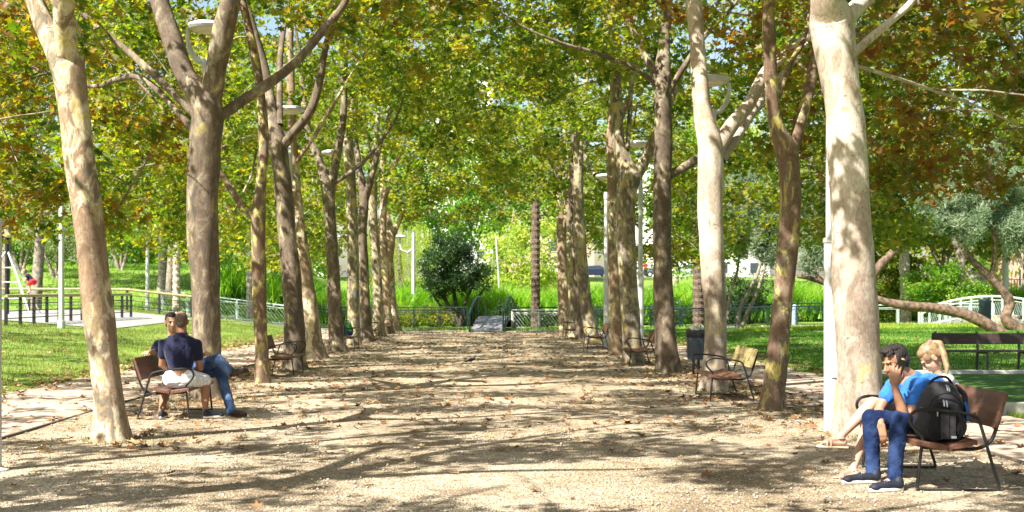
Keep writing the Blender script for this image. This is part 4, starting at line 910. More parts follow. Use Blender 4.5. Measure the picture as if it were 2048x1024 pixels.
def white_bridge():
    Y = 58; x0 = (1838-VX)/F*Y; x1 = (2130-VX)/F*Y; root = thing('footbridge', ((x0+x1)/2, Y, 0), 'long low arched bridge with white railings behind the leaning brown limb', 'bridge'); ox = (x0+x1)/2; n = 14
    def zt(t): return .95+.72*math.sin(math.pi*t)**.8
    MB().tube([(x0-ox+(x1-x0)*i/28, 0, zt(i/28)) for i in range(29)], .05, 8).build('handrail', RAILW, root, True)
    MB().tube([(x0-ox+(x1-x0)*i/28, 0, zt(i/28)-.17) for i in range(29)], .02, 6).build('lower_rail', RAILW, root, True)
    MB().prism([(x0-ox+(x1-x0)*i/28, zt(i/28)-.95) for i in range(29)]+[(x0-ox+(x1-x0)*i/28, zt(i/28)-1.12) for i in reversed(range(29))], .02, 1.6).build('deck', CONC_L, root)
    for i in range(n+1):
        t = i/n; xx = x0-ox+(x1-x0)*t; MB().box((xx, 0, zt(t)-.5), (.07, .06, 1.0)).build('post', RAILL, root)
        if i < n:
            m = MB(); t2 = (i+1)/n; xb = x0-ox+(x1-x0)*t2
            for q in range(6):
                f = q/6; m.tube([(xx+(xb-xx)*f, 0, zt(t)-.85), (xx+(xb-xx)*min(1, f+.35), 0, zt(t)-.25)], .008, 4)
            m.build('lattice_panel', RAILL, root)
white_bridge()
# playground railing with wooden handrail
def railing(label, A, B, n, zo=0., h=1.0, mat=STEEL):
    A = Vector(A); B = Vector(B); root = thing('railing', ((A.x+B.x)/2, (A.y+B.y)/2, 0), label, 'railing', 'playground railings'); O = root.location
    pts = [A.lerp(B, i/n) for i in range(n+1)]
    zs = [gz(p.x, p.y)+zo for p in pts]
    m = MB(); m.tube([(p.x-O.x, p.y-O.y, z+h) for p, z in zip(pts, zs)], .06, 8); m.build('handrail', WOOD_RAIL, root, True)
    for p, z in zip(pts, zs): MB().box((p.x-O.x, p.y-O.y, z+h/2-.04), (.09, .09, h)).build('post', mat, root)
    for f in (.25, .5, .74):
        MB().tube([(p.x-O.x, p.y-O.y, z+h*f) for p, z in zip(pts, zs)], .018, 5).build('rail', mat, root, True)
pa = P(12, 650, 41.7); pb = P(262, 628, 54)
railing('black railing with a wooden handrail between the left lawn and the playground', (pa.x, pa.y, 0), (pb.x, pb.y, 0), 11)
railing('short railing turning away at the left edge of the picture', (pa.x-3.5, pa.y+.3, 0), (pa.x-.2, pa.y, 0), 3)
pc = P(-60, 600, 58)
railing('far wooden-topped railing at the back of the playground', (pc.x-2, 58.3, 0), (-13.4, 59.5, 0), 8)
# rope climber
def climber():
    Y = 52; p = P(14, 590, Y); z0 = gz(p.x, Y); root = thing('rope_climber', (p.x, Y, z0), 'black playground mast with white climbing ropes at the left edge', 'play equipment')
    zt = CH+(VY-470)/F*Y-z0
    MB().tube([(0, 0, -.1), (0, 0, zt)], .085, 10).build('mast', STEEL, root, True)
    a = (.0, 0, zt-.6)
    for q, (dx, dy) in enumerate([(1.35, .1), (1.15, -.6), (-1.5, .4), (-1.3, -.7), (.3, 1.5)]):
        MB().tube([a, (dx*.5, dy*.5, zt*.45), (dx, dy, .05)], .035, 6).build('rope', RAILW, root, True)
    for f in (.25, .5, .72):
        r_ = [(1.35*(1-f), .1*(1-f)), (1.15*(1-f), -.6*(1-f)), (-1.3*(1-f), -.7*(1-f)), (-1.5*(1-f), .4*(1-f)), (.3*(1-f), 1.5*(1-f)), (1.35*(1-f), .1*(1-f))]
        MB().tube([(x, y, (zt-.6)*f) for x, y in r_], .022, 5).build('rope', RAILW, root)
    MB().lathe((0, 0, zt), [(.13, -.1), (.16, 0), (.08, .12)], 12).build('cap', simple('yellow_plastic', (.7, .6, .2), .5), root, True)
climber()

# ------------------------------------------------------------------ benches, bins, rocks
def bench_frame(sx, y0):
    """one closed rod frame; x=0 front foot, +x to the back (before mirroring)"""
    pts = [(0, .30), (-.01, .0+.28), (0, .02), (.03, .005), (.30, .004), (.60, .005), (.635, .03), (.60, .15), (.53, .40), (.49, .535), (.46, .575), (.38, .60), (.18, .625), (.04, .635), (-.03, .61), (-.055, .56), (-.03, .50), (.02, .46), (.06, .45)]
    front = [(0.035, .40), (.02, .28), (0, .02)]
    up = [(0, .015), (.03, .005), (.30, .004), (.60, .005), (.638, .03), (.60, .16), (.53, .40), (.485, .54), (.45, .58), (.36, .605), (.18, .628), (.04, .635), (-.03, .612), (-.055, .56), (-.035, .505), (.01, .455), (.045, .40), (.03, .30), (.0, .02)]
    m = MB(); P3 = [Vector((sx*x, y0, z)) for x, z in up]; q, r = catmull(P3, [.013]*len(P3), 4); m.tube(q, r, 8)
    return m
def bench(label, x, y, side, length=1.35, rz=0., wmat=WOOD_RED, group='wooden park benches with looped iron frames along the walk', bmat=None):
    """side +1: on the right row, facing -X"""
    root = thing('park_bench', (x, y, .012), label, 'bench', group, rz)
    for yy in (0, length):
        bench_frame(side, yy).build('side_frame', STEEL, root, True)
        m = MB(); P3 = [Vector((side*a, yy+.03, b)) for a, b in [(.06, .335), (.30, .325), (.47, .325), (.58, .38), (.635, .50), (.70, .73)]]; q, r = catmull(P3, [.015]*6, 4); m.tube(q, r, 8).build('back_support', STEEL, root, True)
    for k, (xa, xb, sg) in enumerate([(-.01, .22, 1), (.235, .45, 1)]):
        # slightly dished planks with rounded nose
        poly = []
        for i in range(9):
            t = i/8; xx = xa+(xb-xa)*t; f = (xx+.01)/.46; zt = .405-.035*math.sin(math.pi*min(1, f))+(.01 if f > .9 else 0)
            if i in (0, 8): zt -= .015
            poly.append((side*xx, zt))
        poly += [(a, b-.042) for a, b in reversed(poly)]
        MB().prism(poly, -.06, length+.06).build('seat_plank', wmat, root, bevel=.006)
    poly = [(side*.565, .50), (side*.60, .495), (side*.69, .765), (side*.66, .775)]
    MB().prism(poly, -.07, length+.07).build('backrest', bmat or wmat, root, bevel=.008)
    return root
bench('wooden bench with looped iron frame on the right carrying the seated couple and the backpack', 3.46, 9.74, 1, 1.35)
bench('empty wooden bench with a yellowish backrest beside the white-barked tree', 3.47, 18.3, 1, 1.42, -.03, bmat=WOOD_YEL)
bench('empty bench half hidden behind the dark straight tree on the right', 3.5, 28.0, 1)
bench('small empty bench between the paired trunks and the lamp post on the right', 3.5, 38.2, 1)
bench('farthest visible bench of the right row, at the slim dark trunk', 3.5, 47.5, 1)
bench('wooden bench on the left with the two men sitting on it', -3.53, 15.55, -1, 1.35)
bench('empty bench between the slim fork tree and the big dark leaning trunk on the left', -3.5, 24.4, -1)
bench('bench on the left with a green and blue bag on its seat', -3.55, 37.6, -1)
bench('distant bench at the eighth trunk of the left row', -3.6, 46.6, -1)
bench('farthest bench of the left row near the bridge', -3.6, 54.6, -1)
def bag():
    root = thing('bag', (-3.85, 37.9, .42), 'dark blue and green bag standing on the third bench on the left', 'bag')
    MB().prism([(-.2, 0), (.2, 0), (.22, .2), (.14, .36), (-.12, .38), (-.22, .2)], -.1, .12).build('body', simple('navy_cloth', (.02, .03, .09), .8), root, bevel=.04)
    MB().prism([(-.02, .1), (.21, .12), (.16, .4), (.0, .42)], -.115, .0).build('flap', simple('green_cloth', (.04, .22, .05), .8), root, bevel=.03)
    MB().tube([(-.1, 0, .36), (-.05, 0, .46), (.06, 0, .46), (.1, 0, .38)], .012, 6).build('handle', STEEL, root)
bag()
# dark slatted bench on the far side of the turf court
def slat_bench():
    x0, x1, Y = 9.72, 11.68, 26.5; root = thing('park_bench', ((x0+x1)/2, Y, gz(10.7, Y)), 'dark brown slatted bench behind the turf court, right of the girl', 'bench'); L = (x1-x0)/2
    MB().box((0, 0, .67), (2*L, .035, .24), m=Matrix.Rotation(.15, 3, 'X')).build('backrest', WOOD_DARK, root, bevel=.01)
    for i in range(3): MB().box((0, -.12-.15*i, .42), (2*L, .13, .04)).build('seat_plank', WOOD_DARK, root, bevel=.008)
    for xx in (-L+.1, 0, L-.1):
        MB().tube([(xx, .06, .82), (xx, .0, .45), (xx, .05, -.05)], .028, 6).build('leg', simple('dark_steel', (.05, .05, .07), .5) if xx < -L+.2 else bpy.data.materials['dark_steel'], root, True)
        MB().tube([(xx, 0, .385), (xx, -.5, .385), (xx, -.52, -.05)], .024, 6).build('leg', bpy.data.materials['dark_steel'], root, True)
slat_bench()
BINB = simple('dark_blue_bin', (.045, .06, .085), .45, .2, var=.1)
def litter_bin():
    x, y = (1392-VX)/F*25.1, 25.1; root = thing('litter_bin', (x, y, .01), 'dark blue litter bin overflowing with white rubbish between two trunks on the right', 'litter bin')
    n = 20; m = MB(); m.lathe((0, 0, .30), [(.165, 0), (.175, .01), (.185, .56)], n); m.build('body', BINB, root, True)
    m = MB()
    for i in range(9): m.box((.187*math.cos(i*.7), .187*math.sin(i*.7), .58), (.006, .004, .5), rz=i*.7)
    m.build('ribs', BINB, root)
    for s_ in (-1, 1): MB().box((s_*.05, 0, .17), (.045, .045, .34)).build('leg', STEEL, root)
    m = MB(); m.lathe((0, 0, .76), [(.19, -.02), (.2, .0), (.205, .08), (.2, .13), (.17, .11)], n); m.build('liner', simple('black_plastic', (.012, .012, .02), .35), root, True)
    m = MB(); rs = random.Random(4)
    for i in range(9):
        c = Vector((rs.uniform(-.11, .11), rs.uniform(-.11, .11), .86+rs.uniform(0, .06)))
        m.add([c+Vector((rs.uniform(-.09, .09), rs.uniform(-.08, .08), rs.uniform(-.04, .12))) for _ in range(4)], [(0, 1, 2), (0, 2, 3), (0, 1, 3), (1, 2, 3)])
    m.build('rubbish', simple('white_paper', (.8, .8, .8), .7), root)
litter_bin()
def round_bin(label, px, ytop, ybot, wpx, Y, col):
    x = (px-VX)/F*Y; z0 = CH-(ybot-VY)/F*Y; h = (ybot-ytop)/F*Y; r = wpx*S(Y)/2; root = thing('litter_bin', (x, Y, z0), label, 'litter bin'); m = simple(label[:20], col, .4, .2)
    MB().lathe((0, 0, 0), [(r*.92, 0), (r*.95, .03), (r, h*.9), (r*1.06, h*.92), (r*1.06, h)], 20).build('body', m, root, True)
    MB().lathe((0, 0, h), [(r*.9, 0), (r*.8, .05), (r*.2, .08)], 20).build('lid', m, root, True)
round_bin('dark blue-grey cylindrical bin before the curved white bridge', 1970, 600, 650, 24, 54, (.07, .10, .16))
round_bin('pale blue bin behind the fence right of the camouflage trunk', 1589, 612, 655, 11, 64, (.35, .45, .62))
# concrete planter with spiky plant
pl = MB().box((0, 0, .35), (1.05, .8, .75)).build('planter', simple('stone_planter', (.36, .31, .24), .9, var=.3, bump=.4), None, bevel=.03)
pl.location = ((2010-VX)/F*56, 56, .1); tag(pl, 'stained concrete planter block beside the twisted trunk at far right', 'planter')
# rocks at the lawn edge
ROCK = simple('pale_rock', (.42, .40, .36), .9, var=.3, scale=4, bump=.6, bscale=12)
for i, (px, py, w_, lb) in enumerate([(1525, 654, 22, 'pale flat rock at the lawn edge left of the camouflage trunk'), (1508, 648, 14, 'small dark-topped stone behind the pale flat rock'), (1601, 655, 20, 'whitish rock at the lawn edge right of the camouflage trunk'), (1621, 656, 11, 'small pale rock right of the whitish one at the lawn edge'), (1603, 648, 13, 'dark rounded rock just behind the whitish rock'), (1763, 663, 13, 'blue-grey stone just right of the huge pale trunk'), (1640, 652, 9, 'smallest pale stone beside the yellow weeds')]):
    Yr = F*CH/(py-VY+2); Yr = min(Yr, 60.2); rs = random.Random(i); x = (px-VX)/F*Yr; w2 = w_*S(Yr)/2; m = MB(); V = []; Fs = []
    for a in range(5):
        for b in range(9):
            th = b/9*6.283; ph = a/4*1.45; rr = w2*math.cos(ph)*(1+rs.uniform(-.18, .18)); V.append((rr*math.cos(th), rr*.8*math.sin(th), w2*.62*math.sin(ph)*(1+rs.uniform(-.12, .12))-.03))
    for a in range(4):
        for b in range(9): Fs.append((a*9+b, a*9+(b+1) % 9, (a+1)*9+(b+1) % 9, (a+1)*9+b))
    Fs.append(tuple(36+b for b in range(9))); m.add(V, Fs); o = m.build('rock', ROCK, None, True); o.location = (x, Yr, gz(x, Yr)); tag(o, lb, 'rock', 'rocks at the lawn edge')
# yellow-green ground cover at the lawn end
n = 5000; blades('ground_cover', rng.uniform(12.5, 24, n), rng.uniform(55, 60.2, n), rng.uniform(.08, .22, n), rng.uniform(.05, .1, n), LEAF_YEL)
n = 1800; blades('bank_weeds', rng.uniform(-5, 12, n), rng.uniform(60.9, 62.4, n), rng.uniform(.06, .2, n), rng.uniform(.04, .09, n), REED)

# ------------------------------------------------------------------ street and buildings beyond
sheet('road', -60, 60, 137, 147, .02, simple('asphalt', (.07, .07, .075), .9), 40, 3)
WALLW = simple('white_render_wall', (.80, .78, .74), .8, var=.04); WALLP = simple('pink_brick_wall', (.5, .33, .26), .85, var=.12); GLASS = simple('window_glass', (.05, .06, .08), .15)
def building(label, x0, x1, y, h, mat, fl=3.0, wsp=3.2, z0=None, name='building'):
    z0 = gz((x0+x1)/2, y) if z0 is None else z0; root = thing(name, ((x0+x1)/2, y, z0), label, 'building'); W = x1-x0
    MB().box((0, 5, h/2-.5), (W, 10, h+1)).build('wall', mat, root)
    MB().box((0, 4.9, h+.15), (W+.6, 10.6, .3)).build('roof', CONC, root)
    nf = int(h//fl); nw = max(1, int(W//wsp))
    for f in range(nf):
        for k in range(nw):
            xx = -W/2+(k+.5)*W/nw; zz = f*fl+1.6
            fr = MB().box((xx, -.04, zz), (1.3, .1, 1.5)).build('window', RAILW, root); MB().box((xx, -.1, zz), (1.1, .04, 1.3)).build('pane', GLASS, fr)
building('white building with small windows seen between the right-hand trunks', 22, 38, 160, 16, WALLW)
building('low white building behind the left row of trunks', -27, -17.5, 150, 6.5, WALLW, wsp=4)
building('pinkish building glimpsed past the bridge', 5, 16, 165, 13, WALLP)
building('tall pale building showing through gaps in the canopy above the bridge', -8, 3, 190, 34, WALLW)
building('brick building behind dark railings at far right', 50, 76, 112, 9, WALLP, z0=2.2)
def street_railing():
    root = thing('railing', (40, 96, gz(40, 96)), 'dark street railing with vertical bars at far right', 'railing')
    m = MB(); [m.box((-9+i*.22, 0, 1.3), (.04, .04, 2.6)) for i in range(88)]; m.build('bars', simple('dark_red_paint', (.10, .03, .03), .5), root)
    MB().box((0, -.04, 2.5), (19.6, .05, .08)).box((0, -.04, .3), (19.6, .05, .08)).build('rail', bpy.data.materials['dark_red_paint'], root)
street_railing()
def car(label, px, Y, col, rz=0):
    x = (px-VX)/F*Y; root = thing('parked_car', (x, Y, gz(x, Y)+.02), label, 'car', 'cars parked on the street beyond', rz); pm = simple('car_paint_'+label.split()[0], col, .25, .1, var=.02)
    body = [(-2.1, .35), (-2.15, .7), (-1.9, .9), (-1.15, .98), (-.55, 1.42), (.75, 1.45), (1.45, 1.02), (2.0, .92), (2.1, .6), (2.05, .35)]
    MB().prism(body, -.82, .82).build('body', pm, root, bevel=.08)
    gl = [(-1.02, .98), (-.52, 1.36), (.7, 1.38), (1.25, 1.0)]
    for s_ in (-1, 1): MB().prism(gl, s_*.825-.01, s_*.825+.01).build('side_window', GLASS, root)
    MB().prism([(-1.17, .99), (-.57, 1.42), (-.6, 1.43), (-1.2, 1.0)], -.7, .7).build('windscreen', GLASS, root)
    for a in (-1.35, 1.3):
        for s_ in (-1, 1):
            w_ = MB().tube([(a, s_*.7, .32), (a, s_*.86, .32)], .32, 16).build('wheel', STEEL, root); MB().tube([(a, s_*.86, .32), (a, s_*.875, .32)], .18, 12).build('rim', LAMPG, w_)
car('dark blue car parked beyond the reeds, left of the slender white lamp post', 1186, 144, (.02, .03, .07)); car('white car parked between the dark palm and the right trunks', 1110, 139, (.75, .75, .75)); car('grey car parked behind the person in red', 1322, 139, (.12, .14, .17)); car('silver car parked behind the ringed palm', 1375, 139, (.4, .42, .45)); car('navy car parked behind the left row of trunks', 732, 139, (.04, .08, .25)); car('dark car parked at the right edge beyond the railings', 2052, 93, (.03, .04, .08))
# ------------------------------------------------------------------ people
def prim_ell(mb, c, r, rot=None, n=14):
    c = Vector(c); r = (r, r, r) if not hasattr(r, '__len__') else r; R = rot or Matrix.Identity(3); V = []; Fs = []; h = n//2
    for i in range(h+1):
        ph = math.pi*i/h
        for k in range(n):
            th = 2*math.pi*k/n; V.append(c+R@Vector((r[0]*math.sin(ph)*math.cos(th), r[1]*math.sin(ph)*math.sin(th), r[2]*math.cos(ph))))
    for i in range(h):
        for k in range(n):
            k2 = (k+1) % n
            if i == 0: Fs.append((i*n, (i+1)*n+k, (i+1)*n+k2))
            elif i == h-1: Fs.append((i*n+k, (i+1)*n, i*n+k2))
            else: Fs.append((i*n+k, (i+1)*n+k, (i+1)*n+k2, i*n+k2))
    mb.add(V, Fs)
def cone(mb, a, ra, b, rb, n=14, sq=1.0, sqax=None):
    """closed capsule from a to b with rounded ends; sq flattens along sqax"""
    a = Vector(a); b = Vector(b); t = (b-a).normalized(); u = t.orthogonal().normalized() if sqax is None else (Vector(sqax)-t*t.dot(Vector(sqax))).normalized(); w_ = t.cross(u); V = []; Fs = []; rings = []
    for i in range(5): ph = math.pi/2*(1-i/5); rings.append((a-t*ra*math.sin(ph), ra*math.cos(ph)))
    rings.append((a, ra)); rings.append((b, rb))
    for i in range(1, 6): ph = math.pi/2*i/5; rings.append((b+t*rb*math.sin(ph), rb*math.cos(ph)))
    for p, r in rings:
        r = max(r, 1e-4)
        for k in range(n): th = 2*math.pi*k/n; V.append(p+u*math.cos(th)*r*sq+w_*math.sin(th)*r)
    for i in range(len(rings)-1):
        for k in range(n): k2 = (k+1) % n; Fs.append((i*n+k, i*n+k2, (i+1)*n+k2, (i+1)*n+k))
    Fs.append(tuple(range(n))[::-1]); Fs.append(tuple((len(rings)-1)*n+k for k in range(n))); mb.add(V, Fs)
def chain(mb, pts, rad, **k):
    for i in range(len(pts)-1): cone(mb, pts[i], rad[i], pts[i+1], rad[i+1], **k)
def organic(mb, name, mat, parent, voxel=.008, sm=6, fold=0, fscale=.09):
    o = mb.build(name, mat, parent)
    m = o.modifiers.new('join', 'REMESH'); m.mode = 'VOXEL'; m.voxel_size = voxel; m.use_smooth_shade = True
    m = o.modifiers.new('soften', 'SMOOTH'); m.factor = .5; m.iterations = sm
    if fold:
        t = bpy.data.textures.new('folds', 'CLOUDS'); t.noise_scale = fscale; t.noise_depth = 1
        d = o.modifiers.new('folds', 'DISPLACE'); d.texture = t; d.strength = fold; d.mid_level = .5; d.texture_coords = 'LOCAL'
    return o
def hand(mb, W, d, nb, curls, thumb=1, s=1.0, spread=.0, thumb_out=.6):
    d = Vector(d).normalized(); nb = Vector(nb); nb = (nb-d*nb.dot(d)).normalized(); sd = d.cross(nb); W = Vector(W)
    lens = [.066, .076, .071, .056]
    for k in range(4):
        q = k-1.5; K = W+(d*.083+sd*q*.0195*thumb*-1)*s - nb*.002*abs(q)*s
        cone(mb, W+(d*.012-sd*q*.010*thumb)*s, .019*s, K, .0125*s, n=10)
        th = 0; p = K; rr = .0098*s
        dd0 = (d-sd*q*spread*thumb).normalized()
        for j, f in enumerate((.45, .32, .23)):
            th += curls[k]*(.8 if j == 0 else 1.0); dd = dd0*math.cos(th)-nb*math.sin(th); p2 = p+dd*lens[k]*f*s; cone(mb, p, rr, p2, rr*.93, n=8); p = p2; rr *= .92
    T0 = W+(d*.028+sd*.024*thumb)*s; T1 = T0+(d*.55+sd*thumb_out*thumb-nb*.35).normalized()*.036*s; T2 = T1+(d*.9+sd*.15*thumb-nb*.4).normalized()*.032*s
    cone(mb, T0-d*.01*s, .017*s, T1, .0115*s, n=8); cone(mb, T1, .0112*s, T2, .009*s, n=8)
SKIN = {}
def skin(name, c):
    m, nt, bs = newmat(name); v = coords(nt)
    n = N(nt, 'ShaderNodeTexNoise', i_Scale=14.0, i_Detail=5); nt.links.new(v, n.inputs['Vector'])
    r = ramp(nt, [(.3, tuple(x*.84 for x in c)), (.7, tuple(min(1, x*1.1) for x in c))]); nt.links.new(n.outputs['Fac'], r.inputs[0]); nt.links.new(r.outputs[0], bs.inputs['Base Color'])
    bs.inputs['Roughness'].default_value = .5; bs.inputs['Subsurface Weight'].default_value = .12; bs.inputs['Subsurface Radius'].default_value = (.02, .008, .004); bs.inputs['Subsurface Scale'].default_value = .5
    bs.inputs['Specular IOR Level'].default_value = .35
    return m
SK_TAN = skin('skin_tanned', (.33, .17, .10)); SK_FAIR = skin('skin_fair', (.52, .31, .22)); SK_DARKT = skin('skin_sunburnt', (.32, .15, .08)); SK_MED = skin('skin_medium', (.46, .27, .17))
def cloth(name, c, var=.12, weave=220):
    m, nt, bs = newmat(name); v = coords(nt)
    n = N(nt, 'ShaderNodeTexNoise', i_Scale=9.0, i_Detail=6, i_Roughness=.6); nt.links.new(v, n.inputs['Vector'])
    r = ramp(nt, [(.3, tuple(x*(1-var) for x in c)), (.7, tuple(min(1, x*(1+var)) for x in c))]); nt.links.new(n.outputs['Fac'], r.inputs[0]); nt.links.new(r.outputs[0], bs.inputs['Base Color'])
    bs.inputs['Roughness'].default_value = .85; bs.inputs['Specular IOR Level'].default_value = .2; bs.inputs['Sheen Weight'].default_value = .15
    n2 = N(nt, 'ShaderNodeTexNoise', i_Scale=13.0, i_Detail=3, i_Distortion=1.2); nt.links.new(v, n2.inputs['Vector'])
    b = N(nt, 'ShaderNodeBump', i_Strength=.5, i_Distance=.03); nt.links.new(n2.outputs['Fac'], b.inputs['Height']); nt.links.new(b.outputs[0], bs.inputs['Normal'])
    return m
def jeans_mat(name, lo, hi, zlo=None):
    m, nt, bs = newmat(name); v = coords(nt)
    n = N(nt, 'ShaderNodeTexNoise', i_Scale=5.5, i_Detail=7, i_Roughness=.6); nt.links.new(v, n.inputs['Vector'])
    r = ramp(nt, [(.38, lo), (.55, tuple((a+b)/2 for a, b in zip(lo, hi))), (.72, hi)]); nt.links.new(n.outputs['Fac'], r.inputs[0]); nt.links.new(r.outputs[0], bs.inputs['Base Color'])
    bs.inputs['Roughness'].default_value = .85; bs.inputs['Specular IOR Level'].default_value = .15
    n2 = N(nt, 'ShaderNodeTexNoise', i_Scale=16.0, i_Detail=4, i_Distortion=1.5); nt.links.new(v, n2.inputs['Vector'])
    b = N(nt, 'ShaderNodeBump', i_Strength=.55, i_Distance=.025); nt.links.new(n2.outputs['Fac'], b.inputs['Height']); nt.links.new(b.outputs[0], bs.inputs['Normal'])
    return m
JEANS = jeans_mat('denim_blue', (.005, .014, .05), (.03, .055, .14)); JEANS2 = jeans_mat('denim_mid', (.03, .06, .15), (.13, .2, .36))
FADE = jeans_mat('denim_faded', (.12, .20, .38), (.28, .38, .55))
BLUE = cloth('bright_blue_cotton', (.025, .14, .48)); NAVY = cloth('navy_cotton', (.008, .009, .035)); WHITE = cloth('white_cotton', (.6, .59, .56), .06)
HAIR_D = simple('dark_brown_hair', (.016, .009, .006), .55, var=.6, scale=60, bump=.9, bscale=90)
HAIR_B = simple('blonde_hair', (.25, .16, .08), .5, var=.35, scale=30, bump=.12, bscale=40)
HAIR_S = simple('cropped_hair', (.10, .065, .045), .8, var=.3, scale=80, bump=.4, bscale=150)
SOLE = simple('white_rubber_sole', (.75, .75, .73), .6, var=.08); SHOEN = simple('navy_mesh_shoe', (.007, .01, .022), .7, var=.3, scale=40); SHOEG = simple('dark_grey_shoe', (.02, .02, .024), .7, var=.3, scale=40); SHOEB = simple('brown_suede_shoe', (.035, .02, .013), .85, var=.3, scale=30, bump=.4)
LACE = simple('pale_lace', (.35, .36, .4), .7); GOLD = simple('rose_gold_leather', (.55, .36, .27), .35, .3); BLK = simple('black_gloss', (.01, .01, .012), .2); EYE = simple('dark_eye', (.02, .015, .012), .3); LIP = simple('lip', (.32, .12, .09), .5); BROW = simple('eyebrow', (.03, .02, .015), .8)
def frame(f, up=(0, 0, 1)):
    f = Vector(f).normalized(); up = Vector(up); r = f.cross(up).normalized(); u = r.cross(f); return Matrix((r, f, u)).transposed()   # columns: right, fwd, up
def head(mb, c, R, s=1.0, male=True):
    c = Vector(c)
    def q(x, y, z): return c+R@Vector((x, y, z))*s
    def e(p, r): prim_ell(mb, q(*p), tuple(a*s for a in r), R, 18)
    e((0, -.012, .03), (.074, .094, .096)); e((0, .03, -.04), (.060, .068, .082)); e((0, .074, -.098), (.026, .022, .022)); e((0, .02, -.085), (.052 if male else .044, .05, .035))
    cone(mb, q(0, .088, .008), .0095*s, q(0, .116, -.034), .0135*s); e((.012, .103, -.038), (.009, .010, .008)); e((-.012, .103, -.038), (.009, .010, .008))
    e((0, .080, .022), (.052, .016, .012)); e((.034, .068, -.03), (.024, .022, .024)); e((-.034, .068, -.03), (.024, .022, .024))
    e((0, .092, -.066), (.024, .012, .007)); e((0, .090, -.077), (.020, .012, .007))
    for s_ in (-1, 1):
        e((s_*.077, -.012, -.012), (.010, .020, .032)); e((s_*.084, -.018, .008), (.008, .014, .014))
    return q
def face_bits(parent, c, R, s=1.0, closed=False):
    c = Vector(c)
    def q(x, y, z): return c+R@Vector((x, y, z))*s
    for s_ in (-1, 1):
        m = MB(); prim_ell(m, q(s_*.031, .0845, .004), (.013*s, .006*s, (.003 if closed else .006)*s), R, 10); m.build('eye', EYE, parent, True)
        m = MB(); cone(m, q(s_*.016, .0945, .021), .0042*s, q(s_*.05, .078, .024), .0036*s, n=8); m.build('eyebrow', BROW, parent, True)
    m = MB(); prim_ell(m, q(0, .1005, -.0705), (.021*s, .0055*s, .0055*s), R, 10); m.build('lips', LIP, parent, True)
def shoe(name, heel, toe, mat, parent, ankle=None, z=None, w_=.046, sole=SOLE, laces=True, h=.085):
    heel = Vector(heel); toe = Vector(toe); d = (toe-heel); L = d.length; d.normalize(); up = Vector((0, 0, 1)); up = (up-d*d.dot(up)).normalized(); sd = d.cross(up)
    m = MB(); R = Matrix((sd, d, up)).transposed()
    def q(x, y, z_): return heel+sd*x+d*y+up*z_
    cone(m, q(0, .035, .045), .038, q(0, L*.55, .042), .040, sq=1); cone(m, q(0, L*.5, .04), .042, q(.0, L-.045, .032), .034); prim_ell(m, q(0, L-.05, .032), (.043, .05, .028), R); prim_ell(m, q(0, .035, .06), (.036, .04, h*.62), R)
    o = organic(m, name, mat, parent, .006, 3)
    s = MB(); out = []
    for i in range(20):
        a = 2*math.pi*i/20; x = math.sin(a); y = math.cos(a); wd = w_*(1.0 if y > 0 else .85); out.append((x*wd*(1-.12*abs(y)), L/2+y*(L/2+.008)))
    V = [q(x, y, z_+(.022 if y > L*.93 else 0)*0) for z_ in (.0, .026) for x, y in out]; n = 20
    s.add(V, [tuple(range(n)), tuple(range(2*n-1, n-1, -1))]+[(i, (i+1) % n, n+(i+1) % n, n+i) for i in range(n)]); s.build('sole', sole, o, False, .006)
    if laces:
        for k in range(4): lm = MB(); cone(lm, q(-.02, L*.45+k*.022, .082-k*.006), .003, q(.02, L*.47+k*.022, .082-k*.006), .003, n=6); lm.build('lace', LACE, o)
    return o
def person(label, loc): return thing('person', loc, label, 'person')

